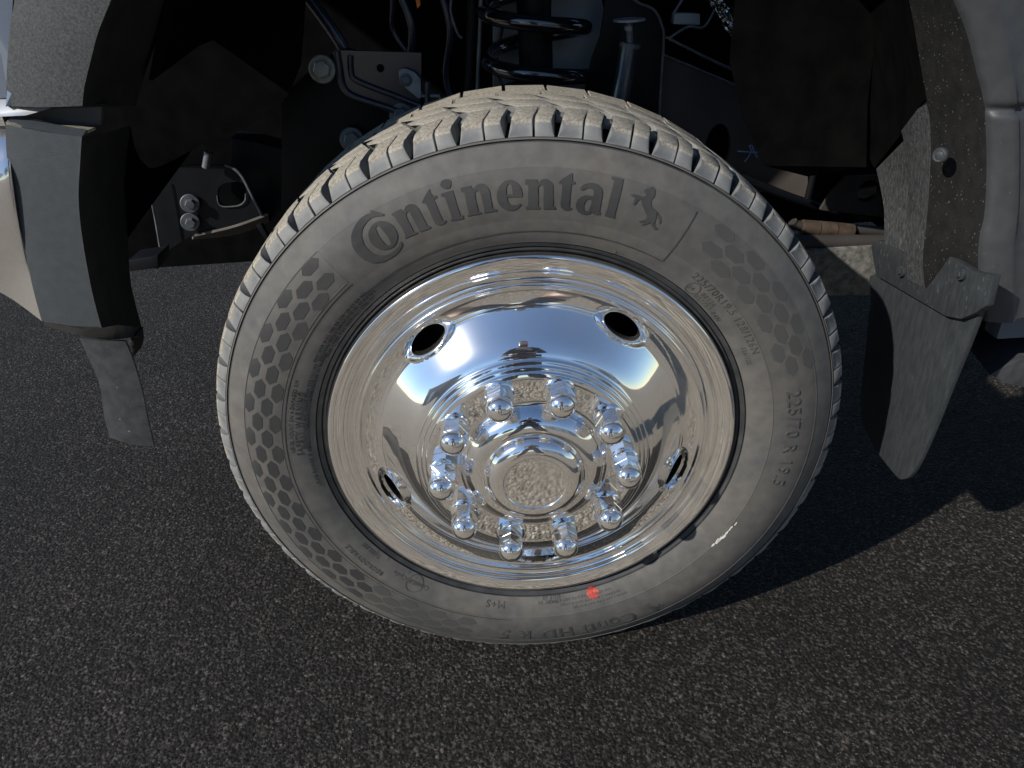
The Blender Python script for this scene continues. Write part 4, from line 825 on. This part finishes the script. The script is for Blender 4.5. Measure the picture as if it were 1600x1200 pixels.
mk('wheel_well_liner', loft([st, [p.lerp(q, .45) + Vector((.010, 0, 0)) for p, q in zip(st, rr)], [p.lerp(q, .6) + Vector((-.002, 0, 0)) for p, q in zip(st, rr)], rr], 24), M['felt'], TRUCK, 30)
def pin(c, axis, r, name, mat, parent):
    bm = bmesh.new(); M4 = Matrix.Translation(Vector(c)) @ orient(axis); rows = []
    for z, q in ((-.002, 1.0), (.001, 1.0), (.0025, .9), (.0034, .7), (.0030, .55), (.0036, .4), (.0038, .05)):
        rows.append([bm.verts.new(M4 @ Vector((r * q * math.cos(2 * math.pi * k / 20), r * q * math.sin(2 * math.pi * k / 20), z))) for k in range(20)])
    for a, b in zip(rows, rows[1:]):
        for k in range(20): bm.faces.new((a[k], a[(k + 1) % 20], b[(k + 1) % 20], b[k]))
    bmesh.ops.recalc_face_normals(bm, faces=bm.faces[:]); mk(name, bm, mat, parent, 40)
pin(Vector(T_('pin')[0]) + Vector((-.004, -.002, 0)), (-.8, -.55, .1), .0085, 'push_pin', M['flap'], RF)
def bend(bm, x0): # flap bows a little
    for v in bm.verts: v.co.x += .010 * math.sin((v.co.z + .12) * 9) * (1 if v.co.z < .1 else .6)
    return bm
fp = [tuple(p) for p in smooth_poly(T_('fp'), 60, closed=True)]
FLAP = mk('mud_flap', plate(fp, (.006, 0, 0), .0012), M['flap'], TRUCK, 40)
FLAP['label'] = 'dusty grey rubber mud flap with curved foot'
FB = mk('flap_bracket', plate(T_('fb'), (.009, 0, 0), .0018), M['flap'], FLAP, 40)
for c in T_('fs'): mk('flap_screw', hex_bolt(Vector(c) + Vector((-.0005, 0, 0)), (-1, -.05, .05), .0075, .0048, .005), M['flap'], FLAP, 30)
RB = mk('running_board', plate(T_('rb'), (.02, .12, 0), .002), M['dam'], TRUCK, 40)

# ------------------------------------------------------------------ wheel well and chassis
arch = [(-.395, 0, .45), (-.35, 0, .535), (-.29, 0, .64), (-.21, 0, .745), (-.10, 0, .81), (.02, 0, .83), (.14, 0, .81), (.25, 0, .745), (.33, 0, .65), (.375, 0, .56), (.405, 0, .50)]
A3 = smooth_poly(arch, 40)
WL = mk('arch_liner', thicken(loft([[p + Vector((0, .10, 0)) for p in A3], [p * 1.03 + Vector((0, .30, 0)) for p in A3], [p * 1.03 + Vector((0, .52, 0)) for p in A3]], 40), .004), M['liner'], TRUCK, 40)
# visible sheet of the liner ahead of the wheel and behind it; the last sheet stands in for shade
mk('liner_or_shade_sheet', thicken(loft([T_('ec3')[:4], [p for p in T_('llb')[1:5]]], 12, sm=False), .003), M['liner'], TRUCK, 40)
mk('liner_or_shade_sheet', plate([TR['llb'][0], *TR['llb'][1:], (-.75, .36, .60), (-.75, .36, .40)], (0, .004, 0)), M['liner'], TRUCK, 40)
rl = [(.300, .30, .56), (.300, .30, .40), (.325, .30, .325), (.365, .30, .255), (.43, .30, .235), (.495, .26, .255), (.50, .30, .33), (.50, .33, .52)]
mk('liner_or_shade_sheet', plate(rl, (.006, .006, 0)), M['liner'], TRUCK, 40)
mk('liner_or_shade_sheet', plate(T_('shade_sheet'), (-.003, 0, 0)), M['liner'], TRUCK, 40)  # added black sheet in place of the arch's shadow above the felt
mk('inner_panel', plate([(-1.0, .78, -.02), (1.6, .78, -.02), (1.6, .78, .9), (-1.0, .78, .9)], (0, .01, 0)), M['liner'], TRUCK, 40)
# fender top, cab side and hood that close the body and throw its shade
bm = bmesh.new()
FT = [(x * 1.10, .02, z * 1.06) for (x, _, z) in [tuple(p) for p in A3]]
top = [(-.62 + 1.25 * k / 39, .06, .98) for k in range(40)]
mk('fender_side', thicken(loft([[tuple(Vector(p) + Vector((0, -.0, 0))) for p in FT], [(x, .01, z * .55 + .98 * .45) for (x, _, z) in FT], top], 40), .004), M['paint'], TRUCK, 40)
mk('hood', plate([(-.95, .04, .99), (.62, .06, .99), (.62, 1.9, 1.02), (-.95, 1.9, 1.02)], (0, 0, .03), .01), M['paint'], TRUCK, 40)
mk('cab_side', plate([(.58, .02, .10), (2.6, .02, .10), (2.6, .08, 1.5), (.95, .08, 1.5), (.60, .04, .99)], (0, .03, 0), .005), M['paint'], TRUCK, 40)
mk('cab_floor', plate([(.62, .06, .10), (2.6, .06, .10), (2.6, 1.8, .10), (.62, 1.8, .10)], (0, 0, .02)), M['liner'], TRUCK, 40)
# frame bracket ahead of the wheel
hc = Vector(T_('lfb_hole')[0])
hole = [hc + Vector((.024 * math.copysign(abs(math.cos(a)) ** .6, math.cos(a)) + .006 * math.sin(a), 0, .020 * math.copysign(abs(math.sin(a)) ** .7, math.sin(a)))) for a in [2 * math.pi * k / 24 for k in range(24)]]
lfb = [Vector((p[0], .46, p[2])) for p in T_('lfb')]
FRB = mk('bumper_bracket', plate(lfb, (0, .006, 0), holes=[[Vector((p.x, .46, p.z)) for p in hole]]), M['frame'], TRUCK, 40)
mk('hole_rim', tube([p + Vector((0, -.001, 0)) for p in hole[12:] + hole[:1]], .0012, 6, 40, caps=True), M['dark_bolt'], FRB, 60)
mk('bracket_edge', tube(T_('lfb_edge'), .0026, 8), M['dark_bolt'], FRB, 60)
mk('bracket_strap', tube(T_('lfb_strap'), .0016, 6), M['dark_bolt'], FRB, 60)
mk('bracket_flange', thicken(loft([T_('lfb_fl0'), T_('lfb_fl1')], 10), .004), noise_mat('dusty_flange', (.05, .044, .036), (.11, .098, .08), 30, .8), FRB, 40)
for c in T_('lfb_b'): mk('bracket_bolt', hex_bolt(Vector(c), (.35, -1, .05), .0155, .0085, .012), M['dark_bolt'], FRB, 30)
mk('bracket_stud', tube([T_('lfb_stud')[0], T_('lfb_stud')[1]], .0065, 10, sm=False), M['dark_bolt'], FRB, 40)
mk('frame_rail', plate(T_('lfr'), (0, .06, 0), .003), M['frame'], TRUCK, 40)
FT_ = mk('tow_foot', plate(T_('foot'), (0, .05, 0), .002), M['frame'], TRUCK, 40)
mk('frame_tab', plate(T_('foot2'), (0, .01, 0), .0008), M['frame'], TRUCK, 40)
# spring perch with its pressed bracket and bolts
PER = mk('spring_perch', plate(T_('blk'), (0, .01, 0), .002), M['frame'], TRUCK, 40)
for c, m_, s_ in zip(T_('wsh'), ('zinc', 'dark_bolt', 'dark_bolt'), (1.0, .95, .92)):
    mk('perch_bolt', hex_bolt(Vector(c) + Vector((0, .02, 0)), (.1, -1, .15), .0205 * s_, .0135 * s_, .013, .004), M[m_], PER, 30)
bh = Vector(T_('brk_hole')[0])
BRK = mk('pressed_bracket', plate([Vector((p[0], .44, p[2])) for p in [tuple(q) for q in T_('brk')]], (0, .006, 0), holes=[[Vector((bh.x + .006 * math.cos(2 * math.pi * k / 14), .44, bh.z + .006 * math.sin(2 * math.pi * k / 14))) for k in range(14)]]), M['navy'], TRUCK, 40)
mk('bracket_rim', tube([Vector((p[0], .438, p[2])) for p in T_('brk_rim')], .0055, 10), M['navy'], BRK, 60)
mk('bracket_rim', tube([Vector((p[0], .438, p[2])) for p in T_('brk_rim2')], .0045, 10), M['navy'], BRK, 60)
TAB = mk('mounting_tab', plate([Vector((p[0], .428, p[2])) for p in T_('tab')], (0, .004, 0), .0006), M['tab'], BRK, 40)
c = Vector(T_('tabbolt')[0]); c.y = .428
mk('tab_bolt', hex_bolt(c, (.1, -1, .1), .0095, .0068, .008), M['dark_bolt'], BRK, 30)
s = T_('stud')
SD = mk('line_fitting', tube([s[0], s[1]], .0045, 10, sm=False), M['steel'], TRUCK, 40)
mk('fitting_plate', tube([s[2], s[3]], .0022, 8, sm=False), M['tab'], SD, 40)
mk('fitting_clip', tube([s[3], tuple(Vector(s[3]) + Vector((-.004, 0, -.03)))], .0012, 6, sm=False), M['tab'], SD, 40)
mk('brake_hose', tube(T_('hose1'), .0075, 10), M['black_plastic'], TRUCK, 60)
mk('brake_line', tube(T_('hose2'), .0022, 8), M['dark_bolt'], TRUCK, 60)
mk('brake_line', tube(T_('hose3'), .0030, 8), M['dark_bolt'], TRUCK, 60)
# harness and hoses in the dark of the well
for k, (x0, x1, z0, z1, yy, rr_) in enumerate(((-.16, -.13, .52, .34, .47, .006), (-.19, -.15, .54, .41, .49, .004), (-.10, -.085, .52, .31, .50, .005), (-.30, -.20, .50, .30, .52, .010), (.27, .42, .50, .36, .46, .006), (.30, .52, .47, .35, .48, .0045), (-.02, .0, .52, .33, .52, .004))):
    mk('harness_hose', tube([(x0, yy, z0), (x0 * .7 + x1 * .3 + .012, yy - .01, z0 * .65 + z1 * .35), (x0 * .35 + x1 * .65 - .008, yy + .005, z0 * .3 + z1 * .7), (x1, yy, z1)], rr_, 10), M['navy'], TRUCK, 60)
# coil spring
sc = Vector((.0461, .46, .42)); SPZ = .196; pts = []
for k in range(0, 150):
    a = 2 * math.pi * k / 36 + 2.2; pts.append(sc + Vector((.076 * math.cos(a), .076 * math.sin(a), SPZ - .068 * k / 36)))
SPR = mk('coil_spring', tube(pts, .0115, 12, n=300), M['gloss_black'], TRUCK, 60)
mk('spring_seat', lathe([(.001, .10), (.085, .10), (.10, .09), (.10, .0), (.04, -.02), (.001, -.02)], 40), M['frame'], SPR, 40).matrix_local = Matrix.Translation((sc.x, sc.y, .30)) @ Matrix.Rotation(R(-90), 4, 'X')
mk('bump_stop', tube([sc + Vector((0, 0, -.05)), sc + Vector((0, 0, .30))], .026, 20, sm=False), M['frame'], SPR, 40)
mk('spring_tower', plate(T_('swg'), (0, .02, 0), .004), M['grey_tower'], TRUCK, 40)
# shock absorber in its bracket
SB = mk('shock_bracket', plate([Vector((p[0], .47, p[2])) for p in T_('stw')], (0, .01, 0), .003), M['frame'], TRUCK, 40)
mk('shock_bracket_edge', tube(T_('stw_edge'), .0022, 8), M['dark_bolt'], SB, 60)
s = [Vector(p) for p in T_('shk')]
d = (s[0] - s[1]).normalized()
SHK = mk('shock_absorber', tube([s[1] - d * .10, s[0]], .0135, 20, n=6, sm=False), M['steel'], TRUCK, 40)
mk('shock_collar', tube([s[0] - d * .002, s[0] + d * .004], .0155, 20, sm=False), M['dark_bolt'], SHK, 40)
mk('shock_rod', tube([s[0], s[2]], .005, 12, sm=False), M['dark_bolt'], SHK, 40)
mk('shock_washer', tube([s[2], s[2] + Vector((0, 0, .003))], .023, 24, sm=False), M['tab'], SHK, 40)
mk('shock_nut', hex_bolt(s[3], (0, -1, 0), .0055, .005, .006), M['tab'], SHK, 30)
# radius arm plate with hole and chalk mark
ah = Vector(T_('arm_hole')[0])
ARM = mk('radius_arm', plate([Vector((p[0], .50, p[2])) for p in T_('arm')], (0, .012, 0), holes=[[Vector((ah.x + .022 * math.cos(2 * math.pi * k / 20), .50, ah.z + .040 * math.sin(2 * math.pi * k / 20))) for k in range(20)]]), M['arm'], TRUCK, 40)
mk('arm_edge', tube(T_('arm_edge'), .0022, 8), M['dark_bolt'], ARM, 60)
for k in ('chk1', 'chk2', 'chk3'): mk('chalk_stroke', tube([Vector(p) + Vector((0, .003, 0)) for p in T_(k)], .0011, 6), M['chalk'], ARM, 60)
mk('cross_tube', tube(T_('xtube'), .007, 10), M['frame'], TRUCK, 60)
mk('axle_tube', tube(T_('tube2'), .012, 14, sm=False), M['brown_plate'], TRUCK, 60)
ROD = mk('track_rod', tube(T_('rod'), .0085, 12), M['brown_plate'], TRUCK, 60)
w = [Vector(p) for p in T_('rodw')]
for k in range(3):
    a_ = w[0].lerp(w[1], k / 3 + .01); b_ = w[0].lerp(w[1], (k + 1) / 3 - .012)
    mk('rod_wrap', tube([a_, a_.lerp(b_, .5), b_], .0125, 12), M['rust'], ROD, 60)
mk('cross_beam', plate(T_('beam'), (.02, .08, .0), .004), M['concrete_grey'], TRUCK, 40)
mk('drop_link', tube(T_('link'), .006, 10, sm=False), M['frame'], TRUCK, 60)
hp = Vector(T_('hpl_hole')[0])
mk('body_mount', plate([Vector((p[0], .42, p[2])) for p in T_('hpl')], (0, .008, 0), holes=[[Vector((hp.x + .019 * math.cos(2 * math.pi * k / 20), .42, hp.z + .019 * math.sin(2 * math.pi * k / 20))) for k in range(20)]]), M['brown_plate'], TRUCK, 40)
bm = loft([T_('foil')[:4], list(reversed(T_('foil')[3:7]))], 12, sub=6)
for v in bm.verts: v.co += Vector([random.uniform(-.004, .004) for _ in range(3)])
mk('heat_foil', bm, M['foil'], TRUCK, 5)
for k in ('wire1', 'wire2', 'wire3'): mk('wire', tube(T_(k), .0022, 7), M['dark_bolt'], TRUCK, 60)
mk('junction_box', plate(T_('box1'), (0, .02, 0), .002), M['grey_tower'], TRUCK, 40)
mk('orange_tag', plate(T_('orange'), (0, .003, 0)), M['orange'], TRUCK, 40)
mk('torn_label', plate(T_('flake'), (0, .002, 0)), M['tab'], TRUCK, 40)

# ------------------------------------------------------------------ what stands behind the camera (it shows in the chrome)
def parts_box(name, c, s, mat, parent, bevel=0.02):
    bm = bmesh.new(); box(bm, Vector(c), s, bevel); o = mk(name, bm, mat, None, 30); o.parent = parent; o.location = -parent.location; return o
def building(x, y, w, d, h, mat, label, name, roofh):
    t = thing(name, (x, y, GZ), label, 'building')
    parts_box('wall', (x, y, GZ + h / 2), (w, d, h), mat, t)
    bm = plate([(x - w / 2 - .3, y - d / 2 - .3, GZ + h + .02), (x + w / 2 + .3, y - d / 2 - .3, GZ + h + .02), (x + w / 2 + .3, y, GZ + h + roofh), (x + w / 2 + .3, y + d / 2 + .3, GZ + h + .02), (x - w / 2 - .3, y + d / 2 + .3, GZ + h + .02), (x - w / 2 - .3, y, GZ + h + roofh)], (0, 0, .15))
    o = mk('roof', bm, M['roof'], None, 30); o.parent = t; o.location = -t.location
    n = max(int(w / 3), 2)
    for k in range(n):
        cx = x - w / 2 + w * (k + .5) / n
        if k == n // 2: parts_box('door', (cx, y + d / 2 + .03, GZ + 1.6), (2.2, .08, 3.2), M['grey_wall'] if mat is M['white'] else M['white'], t)
        else: parts_box('window', (cx, y + d / 2 + .03, GZ + 2.0), (1.2, .08, 1.0), M['glass'], t)
building(9.5, -20, 13, 8, 4.2, M['white'], 'long white workshop behind the camera, mirrored in the chrome', 'workshop', 1.2)
building(-17, -16, 11, 8, 4.6, M['grey_wall'], 'grey storage shed behind the camera to the left, mirrored in the chrome', 'storage_shed', 0.9)
def tree(x, y, h, cr, label, seed):
    rg = random.Random(seed)
    t = thing('tree', (x, y, GZ), label, 'tree', None)
    bm = tube([(x, y, GZ - .05), (x + .1, y, GZ + h * .3), (x - .05, y + .1, GZ + h * .6), (x + .1, y, GZ + h * .85)], lambda f: .24 * (1 - .8 * f), 10)
    for k in range(7):
        a = k * 2.4; z = GZ + h * (.3 + .07 * k)
        tube([(x, y, z), (x + cr * .45 * math.cos(a), y + cr * .45 * math.sin(a), z + h * .1), (x + cr * .8 * math.cos(a), y + cr * .8 * math.sin(a), z + h * .16)], lambda f: .09 * (1 - .8 * f), 6, bm=bm)
    o = mk('trunk', bm, M['bark'], None, 60); o.parent = t; o.location = -t.location
    V = []; F = []
    for _ in range(5200):
        while True:
            p = Vector((rg.uniform(-1, 1), rg.uniform(-1, 1), rg.uniform(-1, 1)))
            if p.length < 1 and (math.sin(p.x * 5 + seed) + math.sin(p.y * 6) + math.sin(p.z * 5.5 + 1)) > -.7: break
        c = Vector((x, y, GZ + h * .66)) + Vector((p.x * cr, p.y * cr, p.z * h * .36)); s_ = rg.uniform(.10, .2)
        u = Vector((rg.gauss(0, 1), rg.gauss(0, 1), rg.gauss(0, 1))).normalized(); w_ = u.orthogonal().normalized()
        b = len(V); V += [c - u * s_, c + w_ * s_ * .5, c + u * s_, c - w_ * s_ * .5]; F.append((b, b + 1, b + 2, b + 3))
    me = bpy.data.meshes.new('crown'); me.from_pydata([tuple(v) for v in V], [], F); o = link('crown', me, M['leaf']); o.parent = t; o.location = -t.location
tree(-1.6, -19, 7.5, 2.6, 'dark leafy tree standing behind the camera beside the white workshop', 3)
tree(-8.0, -24, 6.0, 2.4, 'smaller leafy tree behind the camera near the grey shed', 5)
# the photographer
PX, PY = -.03, -1.22
per = thing('person', (PX, PY, GZ), 'person in dark jacket and jeans holding up a phone in front of the wheel', 'person')
def skin_mesh(name, verts, edges, radii, mat, root=0):
    me = bpy.data.meshes.new(name); me.from_pydata(verts, edges, []); o = bpy.data.objects.new(name, me); COL.objects.link(o)
    md = o.modifiers.new('s', 'SKIN'); sv = me.skin_vertices[0].data
    for k, r_ in enumerate(radii): sv[k].radius = r_ if isinstance(r_, tuple) else (r_, r_)
    sv[root].use_root = True
    ss = o.modifiers.new('u', 'SUBSURF'); ss.levels = 2; ss.render_levels = 2
    dg = bpy.context.evaluated_depsgraph_get(); m2 = bpy.data.meshes.new_from_object(o.evaluated_get(dg)); m2.name = name
    bpy.data.objects.remove(o); bpy.data.meshes.remove(me)
    for f in m2.polygons: f.use_smooth = True
    ob = link(name, m2, mat); ob.parent = per; ob.location = -per.location; return ob
def P3(x, y, z): return (PX + x, PY + y, GZ + z)
bv = [P3(0, 0, .96), P3(0, .02, 1.10), P3(0, .05, 1.28), P3(0, .08, 1.45), P3(0, .11, 1.54), P3(0, .15, 1.62), P3(0, .17, 1.72), P3(0, .16, 1.79)]
br = [(.15, .11), (.14, .105), (.165, .115), (.13, .09), .052, .075, .088, .06]
be = [(k, k + 1) for k in range(7)]
for sgn in (-1, 1):
    i = len(bv); bv += [P3(.19 * sgn, .08, 1.44), P3(.25 * sgn, .12, 1.18), P3(.10 * sgn, .34, 1.02), P3(.075 * sgn, .40, 1.0), P3(.06 * sgn, .425, .985)]
    br += [.062, .048, .036, .032, .026]; be += [(3, i), (i, i + 1), (i + 1, i + 2), (i + 2, i + 3), (i + 3, i + 4)]
    j = len(bv); bv += [P3(.10 * sgn, 0, .88), P3(.13 * sgn, .04, .50), P3(.15 * sgn, -.02, .10), P3(.16 * sgn, .02, .05), P3(.17 * sgn, .16, .03)]
    br += [.088, .062, .045, .045, .032]; be += [(0, j), (j, j + 1), (j + 1, j + 2), (j + 2, j + 3), (j + 3, j + 4)]
skin_mesh('body', bv, be, br, M['skin'])
jv = [P3(0, 0, .93), P3(0, .02, 1.10), P3(0, .05, 1.28), P3(0, .075, 1.45), P3(0, .10, 1.50)]; jr = [(.175, .135), (.165, .13), (.185, .135), (.15, .11), .07]; je = [(0, 1), (1, 2), (2, 3), (3, 4)]
for sgn in (-1, 1):
    i = len(jv); jv += [P3(.19 * sgn, .08, 1.445), P3(.255 * sgn, .12, 1.18), P3(.12 * sgn, .32, 1.03)]; jr += [.078, .062, .05]; je += [(3, i), (i, i + 1), (i + 1, i + 2)]
skin_mesh('jacket', jv, je, jr, M['jacket'])
jv = [P3(0, 0, .95)]; jr = [(.17, .13)]; je = []
for sgn in (-1, 1):
    i = len(jv); jv += [P3(.10 * sgn, 0, .86), P3(.13 * sgn, .04, .50), P3(.15 * sgn, -.02, .09)]; jr += [.105, .08, .066]; je += [(0, i), (i, i + 1), (i + 1, i + 2)]
skin_mesh('jeans', jv, je, jr, M['jeans'])
skin_mesh('hair', [P3(0, .12, 1.70), P3(0, .14, 1.80), P3(0, .19, 1.83)], [(0, 1), (1, 2)], [.085, .09, .06], M['hair'])
for sgn in (-1, 1):
    for q in range(4): skin_mesh('finger', [P3(.06 * sgn, .425, .995 - .016 * q), P3(.05 * sgn, .45, .99 - .016 * q), P3((.03 + .004 * q) * sgn, .452, .985 - .016 * q)], [(0, 1), (1, 2)], [.009, .0085, .007], M['skin'])
    skin_mesh('thumb', [P3(.065 * sgn, .40, 1.0), P3(.055 * sgn, .40, 1.02), P3(.04 * sgn, .412, 1.025)], [(0, 1), (1, 2)], [.011, .010, .008], M['skin'])
ph = thing('phone', P3(0, .432, .94), 'black phone held up by the person in the dark jacket', 'phone')
bm = bmesh.new(); box(bm, Vector(P3(0, .432, .985)), (.10, .008, .07), .003); o = mk('phone_body', bm, M['gloss_black'], None, 40); o.parent = ph; o.location = -ph.location
